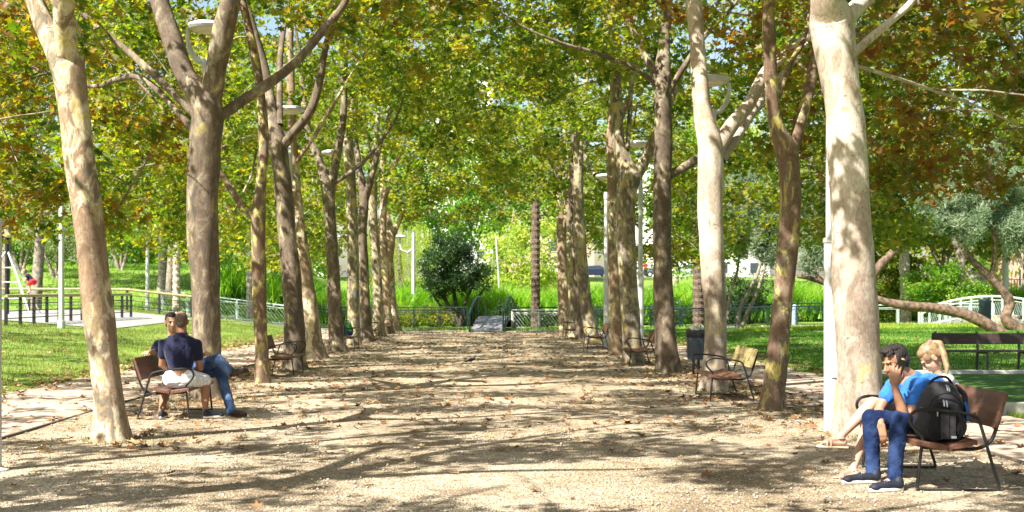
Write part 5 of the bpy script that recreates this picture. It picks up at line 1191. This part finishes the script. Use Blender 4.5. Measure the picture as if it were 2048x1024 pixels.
# ---- man with the phone
def man_phone():
    root = person('man in a bright blue t-shirt and jeans on the bench, phone at his ear', (3.7, 10.2, 0)); O = root.location
    def q(px, py, Y): return P(px, py, Y)-O
    hipN, hipF = q(1868, 851, 10.18), q(1864, 850, 10.44); kN, kF = q(1798, 838, 9.98), q(1741, 836, 10.34); aN, aF = q(1789, 958, 9.82), q(1747, 948, 10.2)
    shN, shF = q(1846, 770, 10.06), q(1786, 772, 10.46); neck = q(1822, 752, 10.28); hd = q(1791, 723, 10.26)
    elN, wrN = q(1812, 846, 9.98), q(1788, 768, 9.98); elF, wrF = q(1758, 820, 10.42), q(1762, 848, 10.26)
    pel = (hipN+hipF)/2; ch = q(1842, 785, 10.27); be = q(1862, 822, 10.3)
    b = MB()
    cone(b, pel, .105, be, .105); cone(b, be, .11, ch, .12); cone(b, ch, .11, (shN+shF)/2+Vector((.02, 0, 0)), .085); cone(b, shN, .05, shF, .05); cone(b, (shN+shF)/2+Vector((.03, 0, .02)), .058, neck, .056); cone(b, neck, .054, hd+Vector((.03, 0, -.05)), .052)
    R = frame((-.86, -.28, -.34), (-.1, 0, 1)); head(b, hd, R, 1.06)
    cone(b, shN, .052, elN, .041); cone(b, elN, .042, elN.lerp(wrN, .35), .043); cone(b, elN.lerp(wrN, .35), .043, wrN, .026)
    cone(b, shF, .052, elF, .041); cone(b, elF, .042, elF.lerp(wrF, .4), .04); cone(b, elF.lerp(wrF, .4), .04, wrF, .027)
    # phone hand: up along the cheek, back of the hand to the camera
    hand(b, wrN, (.12, .06, 1), (-.25, -1, 0), [.35, .28, .25, .3], thumb=1, s=1.1, spread=.15)
    hand(b, wrF, (.02, -.12, -1), (-.55, -.75, 0), [.3, .35, .38, .4], thumb=1, s=1.1)
    for h, k, a in ((hipN, kN, aN), (hipF, kF, aF)): cone(b, h, .085, k, .058); cone(b, k, .055, k.lerp(a, .35), .056); cone(b, k.lerp(a, .35), .056, a, .036); cone(b, a, .036, a+Vector((-.12, -.02, -.06)), .03)
    body = organic(b, 'body', SK_TAN, root, .0058, 5)
    face_bits(root, hd, R, 1.06)
    s = MB()
    cone(s, pel+Vector((.0, 0, .06)), .125, be, .132); cone(s, be, .132, ch, .142); cone(s, ch, .138, (shN+shF)/2+Vector((.035, 0, -.01)), .10, sq=1); cone(s, shN+Vector((0, .02, 0)), .066, shF+Vector((0, -.02, 0)), .064); cone(s, (shN+shF)/2+Vector((.05, 0, .01)), .075, neck+Vector((.03, 0, -.02)), .066)
    prim_ell(s, q(1860, 775, 10.25), (.13, .19, .12)); cone(s, q(1815, 790, 10.25), .10, q(1850, 800, 10.25), .13); cone(s, ch+Vector((0, -.07, 0)), .10, be+Vector((0, -.03, 0)), .11); cone(s, ch+Vector((0, .07, 0)), .10, be+Vector((0, .03, 0)), .11)
    cone(s, shN, .067, shN.lerp(elN, .42), .071); cone(s, shF, .065, shF.lerp(elF, .42), .068)
    organic(s, 'shirt', BLUE, root, .007, 5, .016, .055)
    j = MB()
    cone(j, pel+Vector((.02, 0, 0)), .125, pel+Vector((.02, 0, .03)), .125)
    for h, k, a in ((hipN, kN, aN), (hipF, kF, aF)):
        hem = a+Vector((0, 0, -.005)); cone(j, h, .10, k+Vector((.02, 0, -.005)), .074); cone(j, k, .073, k.lerp(a, .35), .066); cone(j, k.lerp(a, .35), .066, k.lerp(a, .8), .058); cone(j, k.lerp(a, .8), .058, hem, .062)
    organic(j, 'jeans', JEANS, root, .008, 4, .016, .06)
    hN = q(1806, 984, 9.76); tN = q(1739, 988, 9.68); hN.z = tN.z = .015; shoe('shoe', hN, tN, SHOEN, root)
    hF = q(1760, 968, 10.17); tF = q(1685, 972, 10.12); hF.z = tF.z = .015; shoe('shoe', hF, tF, SHOEN, root)
    # hair
    h = MB()
    def e(x, y, z, r): prim_ell(h, hd+R@Vector((x, y, z))*1.06, tuple(v*1.06 for v in r), R, 16)
    e(0, -.028, .05, (.080, .092, .088)); e(0, .04, .108, (.06, .055, .034)); e(0, -.06, .0, (.076, .055, .075)); e(0, -.05, -.05, (.056, .045, .04)); rs = random.Random(8)
    for _ in range(46):
        a = rs.uniform(0, 6.28); r_ = rs.uniform(0, .075); e(r_*math.cos(a), -.0+r_*math.sin(a)*1.2, .125-r_*r_*7+rs.uniform(-.01, .004), (.014, .02, .014))
    for s_ in (-1, 1): e(s_*.072, .012, .02, (.010, .02, .04))
    organic(h, 'hair', HAIR_D, root, .0055, 2, .008, .02)
    ph = thing('phone', (0, 0, 0), 'black mobile phone held to the ear of the man in blue', 'phone'); c = wrN+Vector((.052, .028, .125))+O; ph.location = c
    Rp = Matrix.Rotation(.42, 3, 'Y')
    MB().box((0, 0, 0), (.072, .011, .145), m=Rp).build('case', BLK, ph, bevel=.004); pc_ = MB(); pc_.box(Rp@Vector((.018, -.0065, .05)), (.014, .003, .018), m=Rp).build('camera_bump', STEEL, ph)
man_phone()

def girl():
    root = person('blonde girl with a ponytail in a white t-shirt, head bowed, legs crossed in rose-gold sandals', (3.9, 10.8, 0)); O = root.location
    def q(px, py, Y): return P(px, py, Y)-O
    pel = q(1868, 838, 10.78); be = q(1884, 805, 10.78); ch = q(1893, 778, 10.76); shN = q(1897, 760, 10.60); shF = q(1872, 764, 10.94); neck = q(1879, 752, 10.76); hd = q(1862, 714, 10.74)
    b = MB(); cone(b, pel, .10, be, .09); cone(b, be, .09, ch, .095); cone(b, ch, .09, (shN+shF)/2, .065); cone(b, shN, .040, shF, .040); cone(b, (shN+shF)/2, .045, neck, .044); cone(b, neck, .042, hd+Vector((.02, 0, -.05)), .042)
    R = frame((-.68, .2, -.8), (-.5, 0, 1)); head(b, hd, R, .98, False)
    for sh, el, wr in ((shN, q(1862, 822, 10.6), q(1815, 812, 10.62)), (shF, q(1838, 822, 10.95), q(1805, 812, 10.86))):
        cone(b, sh, .038, el, .032); cone(b, el, .032, wr, .021); hand(b, wr, (-1, .1, -.1), (0, 0, 1), [.4]*4, s=.9)
    kT, aT = q(1745, 806, 10.52), q(1680, 874, 10.4); kB, aB = q(1742, 836, 10.74), q(1706, 938, 10.44)
    for h, k, a in ((pel+Vector((0, -.09, 0)), kT, aT), (pel+Vector((0, .09, 0)), kB, aB)):
        cone(b, h, .082, k, .054); cone(b, k, .052, k.lerp(a, .3), .054); cone(b, k.lerp(a, .3), .054, k.lerp(a, .75), .036); cone(b, k.lerp(a, .75), .036, a, .030)
    # feet
    toeT = q(1636, 884, 10.36); heelT = q(1688, 886, 10.4); toeB = q(1668, 956, 10.38); heelB = q(1712, 950, 10.42)
    for a, he, to in ((aT, heelT, toeT), (aB, heelB, toeB)):
        cone(b, a, .030, he+Vector((-.0, 0, .012)), .026); cone(b, a+Vector((-.01, 0, -.01)), .029, to.lerp(he, .35)+Vector((0, 0, .012)), .024, sqax=(0, 0, 1)); cone(b, he, .024, to.lerp(he, .3), .024)
        d = (to-he).normalized(); sd = Vector((0, 0, 1)).cross(d).normalized()
        for k in range(5): x = (k-2)*.0125; st = to.lerp(he, .3)+sd*x; cone(b, st, .011, st+d*(.058-.006*abs(k-1)-.004*k), .0085 if k else .011, n=8)
    organic(b, 'body', SK_FAIR, root, .0055, 4); face_bits(root, hd, R, .98, True)
    s = MB(); cone(s, pel+Vector((.0, 0, .05)), .112, be, .105); cone(s, be, .105, ch, .112); cone(s, ch, .108, (shN+shF)/2, .078); cone(s, shN, .05, shF, .05); cone(s, (shN+shF)/2, .056, neck+Vector((0, 0, -.04)), .056)
    cone(s, shN, .05, shN.lerp(q(1862, 822, 10.6), .45), .054); cone(s, shF, .05, shF.lerp(q(1838, 822, 10.95), .45), .052); shirt = organic(s, 'shirt', WHITE, root, .008, 5, .012, .06)
    for (px, py) in ((1892, 752), (1901, 760), (1886, 768)):
        m = MB(); c = q(px, py, 10.555)
        prim_ell(m, c+Vector((0, .012, 0)), (.014, .008, .014)); m.build('printed_flower', simple('orange_print', (.75, .42, .08), .8) if 'orange_print' not in bpy.data.materials else bpy.data.materials['orange_print'], shirt, True)
    sk = MB(); cone(sk, pel, .125, pel+Vector((-.22, 0, .01)), .11); cone(sk, pel+Vector((0, -.09, 0)), .10, (pel+Vector((0, -.09, 0))).lerp(kT, .4), .088); organic(sk, 'shorts', cloth('pale_denim_shorts', (.35, .42, .5)), root, .009, 4, .01)
    h = MB()
    def e(x, y, z, r): prim_ell(h, hd+R@Vector((x, y, z))*.98, r, R, 16)
    e(0, -.022, .038, (.081, .096, .092)); e(0, .02, .078, (.062, .055, .042)); e(0, -.05, .0, (.074, .058, .075))
    for s_ in (-1, 1): e(s_*.066, .02, .032, (.014, .04, .034))
    tb = hd+R@Vector((0, -.095, .085)); hair = organic(h, 'hair', HAIR_B, root, .005, 22)
    t = MB(); chain(t, [tb, q(1880, 686, 10.7), q(1888, 710, 10.66), q(1894, 735, 10.62), q(1893, 752, 10.6)], [.022, .026, .028, .024, .010])
    organic(t, 'ponytail', HAIR_B, root, .005, 16)
    m = MB(); cone(m, tb+Vector((-.01, 0, 0)), .024, tb+Vector((.012, 0, -.004)), .024); m.build('hair_tie', simple('mauve_scrunchie', (.22, .12, .13), .8), root, True)
    for a, he, to in ((aT, heelT, toeT), (aB, heelB, toeB)):
        d = (to-he).normalized(); up = Vector((0, 0, 1)); up = (up-d*up.dot(d)).normalized(); sd = d.cross(up)
        sa = MB(); out = [(-.03, -.03), (.03, -.03), (.036, .08), (.042, .16), (.03, .235), (-.03, .235), (-.042, .16), (-.034, .08)]
        V = [he+sd*x+d*y-up*(.028+z_) for z_ in (0, .014) for x, y in out]; n = 8
        sa.add(V, [tuple(range(n)), tuple(range(2*n-1, n-1, -1))]+[(i, (i+1) % n, n+(i+1) % n, n+i) for i in range(n)]); so_ = sa.build('sandal', simple('cork_sole', (.62, .48, .33), .7) if 'cork_sole' not in bpy.data.materials else bpy.data.materials['cork_sole'], root, False, .004)
        for y, hh, wd in ((.165, .026, .038), (.13, .034, .036)):
            st = MB(); st.tube([he+d*y+sd*wd*math.cos(t)-up*.025+up*(hh+.022)*math.sin(t) for t in [math.pi*i/10 for i in range(11)]], .007, 6); st.build('strap', GOLD, so_, True)
        st = MB(); st.tube([a+Vector((0, 0, -.008))+(sd*math.cos(t)+d*math.sin(t))*.036 for t in [2*math.pi*i/14 for i in range(15)]], .007, 6); st.build('strap', GOLD, so_, True)
        st = MB(); st.tube([a+d*.036, he+d*.07+up*.028, he+d*.125+up*.012], .007, 6); st.build('strap', GOLD, so_, True)
girl()

def backpack():
    Y = 9.93; c = P(1880, 838, Y); root = thing('backpack', (c.x, Y, .385), 'black backpack with blue trim and silver zips on the right bench', 'backpack')
    GR_ = cloth('charcoal_nylon', (.035, .033, .038), .2); BK = cloth('black_nylon', (.010, .010, .012), .2); BT = simple('blue_piping', (.02, .16, .55), .5); ZP = simple('silver_zip', (.7, .7, .7), .3, .9)
    b = MB()
    cone(b, (-.11, 0, .11), .105, (-.03, 0, .34), .11); cone(b, (.09, 0, .11), .11, (.06, 0, .33), .10); cone(b, (-.1, 0, .11), .108, (.1, 0, .11), .108); cone(b, (-.02, 0, .38), .095, (.05, 0, .375), .09); prim_ell(b, (0, .0, .25), (.19, .12, .2))
    body = organic(b, 'body', GR_, root, .009, 8, .012, .08)
    f = MB(); cone(f, (-.06, -.085, .09), .085, (-.03, -.085, .25), .075); cone(f, (.06, -.085, .09), .085, (.05, -.085, .24), .075); organic(f, 'front_pocket', BK, root, .008, 8, .01, .06)
    m = MB(); m.box((.0, -.176, .13), (.115, .012, .20)).build('front_panel', GR_, root, bevel=.004)
    MB().box((0, -.186, .13), (.006, .006, .20)).build('panel_seam', BK, root); MB().box((.04, -.186, .045), (.04, .004, .018)).build('small_badge', simple('grey_badge', (.35, .35, .38), .4), root)
    arc = [(-.135, -.125, .22), (-.12, -.135, .31), (-.05, -.135, .375), (.04, -.135, .38), (.11, -.13, .32), (.13, -.12, .24)]
    p, r = catmull([Vector(a) for a in arc], [.006]*6, 5); MB().tube(p, r, 6).build('zip', BK, root, True)
    for dx, z in ((-.035, .335), (-.012, .33)):
        MB().tube([(dx, -.165, z), (dx, -.175, z-.015), (dx+.004, -.175, z-.05)], .006, 6).build('zip_puller', ZP, root, True)
    for dx, z in ((.02, .445), (.035, .44)): MB().tube([(dx, -.075, z), (dx, -.1, z-.02), (dx+.003, -.102, z-.045)], .005, 6).build('zip_puller', ZP, root, True)
    MB().tube([(-.075, -.12, .26), (-.075, -.15, .24), (-.073, -.15, .20)], .005, 6).build('zip_puller', ZP, root, True)
    hp = [(-.085, .0, .42), (-.07, .0, .47), (-.0, .0, .505), (.06, .0, .495), (.10, .0, .44)]; p, r = catmull([Vector(a) for a in hp], [.011]*5, 5); MB().tube(p, r, 8).build('grab_handle', BK, root, True)
    for q_ in ([(.14, .03, .42), (.21, .05, .36), (.22, .05, .24), (.20, .04, .13)],): p, r = catmull([Vector(a) for a in q_], [.024]*4, 5); MB().tube(p, r, 8).build('shoulder_strap', BK, root, True)
    for q_ in ([(.17, -.08, .31), (.19, -.08, .24), (.19, -.07, .17)], [(-.175, -.08, .27), (-.175, -.09, .24)]): MB().tube(q_, .011, 6).build('blue_trim', BT, root, True)
    w2 = MB(); w2.box((.03, .03, .455), (.10, .05, .03), rz=.2).build('paper_inside', simple('white_sheet', (.8, .78, .75), .7), root)
backpack()

def man_back():
    root = person('shaven-headed man in navy t-shirt and white shorts, back turned, on the left bench', (-3.7, 15.75, 0)); O = root.location
    def q(px, py, Y): return P(px, py, Y)-O
    pel = q(362, 756, 15.8); be = q(361, 728, 15.82); ch = q(360, 695, 15.84); shL = q(328, 689, 15.84); shR = q(393, 689, 15.84); neck = q(363, 666, 15.86); hd = q(363, 643, 15.88)
    b = MB(); cone(b, pel+Vector((-.06, 0, 0)), .11, pel+Vector((.06, 0, 0)), .11); cone(b, pel, .12, be, .115); cone(b, be, .12, ch, .14); cone(b, shL, .06, shR, .06); cone(b, ch+Vector((-.07, 0, 0)), .11, ch+Vector((.07, 0, 0)), .11); cone(b, ch+Vector((0, 0, .05)), .08, neck, .06); cone(b, neck, .070, hd+Vector((0, 0, -.03)), .064)
    R = frame((-.12, 1, -.1)); head(b, hd, R, 1.06)
    elL, wrL = q(324, 730, 15.9), q(345, 738, 16.12); elR, wrR = q(400, 736, 15.92), q(386, 744, 16.15)
    for sh, el, wr, t in ((shL, elL, wrL, 1), (shR, elR, wrR, -1)): cone(b, sh, .058, el, .043); cone(b, el, .044, el.lerp(wr, .35), .042); cone(b, el.lerp(wr, .35), .042, wr, .028); hand(b, wr, (.25*t, 1, -.3), (0, .3, 1), [.4]*4, t)
    kL, aL = q(332, 768, 16.15), q(322, 826, 15.72); kR, aR = q(410, 762, 15.98), q(411, 826, 15.8)
    for h, k, a in ((pel+Vector((-.08, 0, 0)), kL, aL), (pel+Vector((.1, 0, 0)), kR, aR)): cone(b, h, .09, k, .062); cone(b, k, .06, k.lerp(a, .35), .06); cone(b, k.lerp(a, .35), .06, k.lerp(a, .8), .038); cone(b, k.lerp(a, .8), .038, a, .036)
    cone(b, aL, .036, aL+Vector((0, .1, -.05)), .03); cone(b, aR, .036, aR+Vector((.1, .05, -.05)), .03)
    organic(b, 'body', SK_DARKT, root, .0065, 5)
    s = MB(); cone(s, q(361, 741, 15.82), .125, be, .132); cone(s, be, .135, ch, .15); cone(s, be+Vector((-.06, 0, 0)), .10, ch+Vector((-.10, 0, 0)), .115); cone(s, be+Vector((.06, 0, 0)), .10, ch+Vector((.10, 0, 0)), .115); cone(s, shL, .074, shR, .074); cone(s, ch+Vector((0, 0, .06)), .10, neck+Vector((0, 0, -.03)), .08); cone(s, neck+Vector((0, 0, -.05)), .065, shL+Vector((.03, 0, 0)), .075); cone(s, neck+Vector((0, 0, -.05)), .065, shR+Vector((-.03, 0, 0)), .075)
    for sh, el in ((shL, elL), (shR, elR)): cone(s, sh, .072, sh.lerp(el, .5), .068)
    organic(s, 'shirt', NAVY, root, .008, 8, .006, .1)
    m, nt, bs = newmat('white_patterned_shorts'); v = coords(nt); vo = N(nt, 'ShaderNodeTexVoronoi', i_Scale=22.0, feature='DISTANCE_TO_EDGE'); nt.links.new(v, vo.inputs['Vector']); r = ramp(nt, [(.02, (.30, .33, .42)), (.06, (.74, .74, .74))]); nt.links.new(vo.outputs['Distance'], r.inputs[0]); nt.links.new(r.outputs[0], bs.inputs['Base Color']); bs.inputs['Roughness'].default_value = .85
    s = MB(); cone(s, pel+Vector((-.11, 0, -.01)), .122, pel+Vector((.1, 0, -.01)), .125); cone(s, pel+Vector((-.1, 0, 0)), .115, pel.lerp(kL, .7), .088); cone(s, pel+Vector((.1, 0, 0)), .115, kR+Vector((-.0, -.02, .01)), .086); organic(s, 'shorts', m, root, .008, 5, .014, .06)
    h1 = q(321, 838, 15.62); h1.z = .015; shoe('shoe', h1, h1+Vector((.0, .27, .0)), SHOEG, root, laces=False); h2 = q(407, 838, 15.72); h2.z = .015; shoe('shoe', h2, h2+Vector((.24, .12, .0)), SHOEN, root, laces=False)
    h = MB()
    def e(x, y, z, r): prim_ell(h, hd+R@Vector((x, y, z))*1.06, tuple(v*1.06 for v in r), R, 18)
    e(0, -.022, .026, (.0755, .0875, .0945)); e(0, -.05, -.02, (.062, .055, .06)); organic(h, 'hair', HAIR_S, root, .006, 3)
man_back()

def man_facing():
    root = person('dark-haired man in jeans with crossed legs, facing the shaven-headed man', (-3.85, 16.4, 0)); O = root.location
    def q(px, py, Y): return P(px, py, Y)-O
    pel = q(357, 748, 16.5); be = q(350, 722, 16.5); ch = q(346, 697, 16.48); shA = q(317, 690, 16.36); shB = q(374, 692, 16.62); neck = q(345, 672, 16.46); hd = q(343, 645, 16.42)
    b = MB(); cone(b, pel, .125, be, .12); cone(b, be, .12, ch, .13); cone(b, shA, .06, shB, .06); cone(b, ch+Vector((0, 0, .05)), .085, neck, .06); cone(b, neck, .058, hd+Vector((0, 0, -.03)), .056)
    R = frame((.42, -1, -.05)); head(b, hd, R, 1.04)
    elA, wrA = q(307, 706, 16.25), q(302, 702, 16.0); elB, wrB = q(392, 712, 16.42), q(412, 706, 16.22)
    for sh, el, wr, d in ((shA, elA, wrA, (-.35, -.8, -.1)), (shB, elB, wrB, (1, -.35, -.28))): cone(b, sh, .055, el, .042); cone(b, el, .042, el.lerp(wr, .35), .041); cone(b, el.lerp(wr, .35), .041, wr, .027); hand(b, wr, d, (0, 0, 1), [.28, .3, .33, .36], 1, 1.05, .15)
    kT, aT = q(436, 720, 16.15), q(460, 742, 16.05); hp = pel
    kB, aB = q(440, 742, 16.35), q(463, 822, 16.02)
    cone(b, hp, .09, kT, .06); cone(b, kT, .058, aT, .04); cone(b, hp, .09, kB, .06); cone(b, kB, .058, aB, .04)
    organic(b, 'body', SK_MED, root, .0065, 5); face_bits(root, hd, R, 1.04)
    s = MB(); cone(s, pel+Vector((0, 0, .06)), .135, be, .135); cone(s, be, .135, ch, .148); cone(s, shA, .072, shB, .072); cone(s, ch+Vector((0, 0, .06)), .095, neck+Vector((0, 0, -.02)), .066)
    for sh, el in ((shA, elA), (shB, elB)): cone(s, sh, .07, sh.lerp(el, .6), .068)
    organic(s, 'shirt', NAVY, root, .008, 5, .012, .07)
    s = MB(); cone(s, pel, .13, pel+Vector((.1, 0, 0)), .12); cone(s, pel, .11, kT, .078); cone(s, kT, .078, kT.lerp(aT, .6), .066); cone(s, kT.lerp(aT, .6), .066, aT, .058); cone(s, pel, .11, kB, .078); cone(s, kB, .076, kB.lerp(aB, .5), .068); cone(s, kB.lerp(aB, .5), .068, aB, .062); organic(s, 'jeans', JEANS2, root, .008, 5, .014, .06)
    h1 = q(457, 833, 16.02); h1.z = .015; shoe('shoe', h1, h1+Vector((.25, -.1, 0)), SHOEB, root, sole=SHOEB)
    shoe('shoe', q(461, 754, 16.05), q(497, 744, 15.92), SHOEB, root, sole=SHOEB)
    h = MB()
    def e(x, y, z, r): prim_ell(h, hd+R@Vector((x, y, z))*1.04, tuple(v*1.04 for v in r), R, 18)
    e(0, -.03, .045, (.080, .088, .088)); e(0, .02, .09, (.06, .06, .038)); e(0, -.055, -.01, (.073, .055, .07)); organic(h, 'hair', HAIR_D, root, .006, 3, .004, .03)
man_facing()

# ---- distant figures
def child():
    Y = 51.6; c = P(64, 580, Y); root = person('blond child in a black top and red shorts climbing the white ropes at far left', (c.x, Y, gz(c.x, Y))); O = root.location
    def q(px, py, dy=0): return P(px, py, Y+dy)-O
    b = MB(); pel = q(66, 563); ch = q(56, 553); hd = q(48, 544)
    cone(b, pel, .10, ch, .10); cone(b, ch, .06, hd, .05); prim_ell(b, hd, (.10, .11, .12)); 
    for dy in (-.12, .12): cone(b, ch+Vector((0, dy, 0)), .045, q(50, 562, dy), .04); cone(b, q(50, 562, dy), .04, q(46, 556, dy), .03); cone(b, pel+Vector((0, dy, 0)), .07, q(57, 569, dy), .055); cone(b, q(57, 569, dy), .055, q(61, 583, dy), .04); cone(b, q(61, 583, dy), .04, q(56, 585, dy), .035)
    organic(b, 'body', SK_FAIR, root, .014, 3); s = MB(); cone(s, pel+Vector((-.06, 0, .04)), .13, ch, .125); cone(s, ch+Vector((0, -.12, 0)), .07, ch+Vector((0, .12, 0)), .07); organic(s, 'top', NAVY, root, .016, 3)
    s = MB(); cone(s, pel, .135, pel+Vector((.03, 0, -.02)), .13); [cone(s, pel+Vector((0, dy, 0)), .1, q(58, 568, dy), .085) for dy in (-.12, .12)]; organic(s, 'shorts', cloth('red_cotton', (.7, .03, .02)), root, .016, 3)
    h = MB(); prim_ell(h, hd+Vector((.02, 0, .03)), (.105, .115, .115)); organic(h, 'hair', HAIR_B, root, .016, 2)
child()
def stander(label, px, Y, top, bot):
    x = (px-VX)/F*Y; z0 = gz(x, Y); root = person(label, (x, Y, z0)); b = MB()
    for s_ in (-1, 1): cone(b, (s_*.09, 0, .9), .09, (s_*.1, .02, .5), .065); cone(b, (s_*.1, .02, .5), .06, (s_*.1, 0, .09), .04); cone(b, (s_*.1, 0, .06), .04, (s_*.1, -.14, .04), .035); cone(b, (s_*.19, 0, 1.42), .05, (s_*.25, .02, 1.12), .04); cone(b, (s_*.25, .02, 1.12), .04, (s_*.22, -.1, .86), .03); cone(b, (s_*.22, -.1, .86), .03, (s_*.22, -.12, .78), .025)
    cone(b, (0, 0, .95), .13, (0, 0, 1.38), .14); cone(b, (-.17, 0, 1.42), .06, (.17, 0, 1.42), .06); cone(b, (0, 0, 1.45), .055, (0, 0, 1.58), .05); head(b, (0, -.01, 1.63), frame((.3, -1, 0)))
    organic(b, 'body', SK_MED, root, .014, 3)
    s = MB(); cone(s, (0, 0, 1.0), .16, (0, 0, 1.36), .165); cone(s, (-.18, 0, 1.41), .075, (.18, 0, 1.41), .075)
    for s_ in (-1, 1): cone(s, (s_*.19, 0, 1.42), .07, (s_*.24, .02, 1.2), .065)
    organic(s, 'top', cloth(top[0], top[1]), root, .016, 3); s = MB()
    for s_ in (-1, 1): cone(s, (s_*.09, 0, .92), .115, (s_*.1, .02, .5), .085); cone(s, (s_*.1, .02, .5), .085, (s_*.1, 0, .12), .07)
    organic(s, 'trousers', cloth(bot[0], bot[1]), root, .016, 3); h = MB(); prim_ell(h, (0, .02, 1.67), (.085, .1, .1)); organic(h, 'hair', HAIR_D, root, .016, 2)
stander('person in a red top standing on the street beyond the reeds', 1291, 136.5, ('red_top', (.5, .03, .03)), ('dark_trousers', (.02, .02, .03)))

# ---- small bird on the walk
def bird():
    p = P(943, 729, 29.5); root = thing('bird', (p.x, 29.2, .015), 'small dark grey bird standing in the middle of the gravel walk', 'bird'); m = MB()
    cone(m, (-.03, 0, .085), .045, (.05, 0, .11), .04); cone(m, (.05, 0, .12), .028, (.075, 0, .165), .024); prim_ell(m, (.08, 0, .172), (.028, .024, .025)); cone(m, (-.06, 0, .075), .026, (-.14, 0, .045), .014)
    for s_ in (-1, 1): cone(m, (.0, s_*.018, .06), .008, (.005, s_*.02, .02), .005, n=8); cone(m, (.005, s_*.02, .008), .005, (.035, s_*.022, .006), .004, n=6)
    organic(m, 'body', simple('grey_feathers', (.06, .06, .06), .8, var=.5, scale=40), root, .005, 3)
    m = MB(); cone(m, (.102, 0, .172), .006, (.125, 0, .167), .002, n=6); m.build('beak', BLK, root)
    for s_ in (-1, 1): m = MB(); cone(m, (.03, s_*.036, .11), .022, (-.07, s_*.03, .08), .008, sq=.5); m.build('wing', simple('dark_wing', (.03, .03, .035), .8) if 'dark_wing' not in bpy.data.materials else bpy.data.materials['dark_wing'], root, True)
bird()
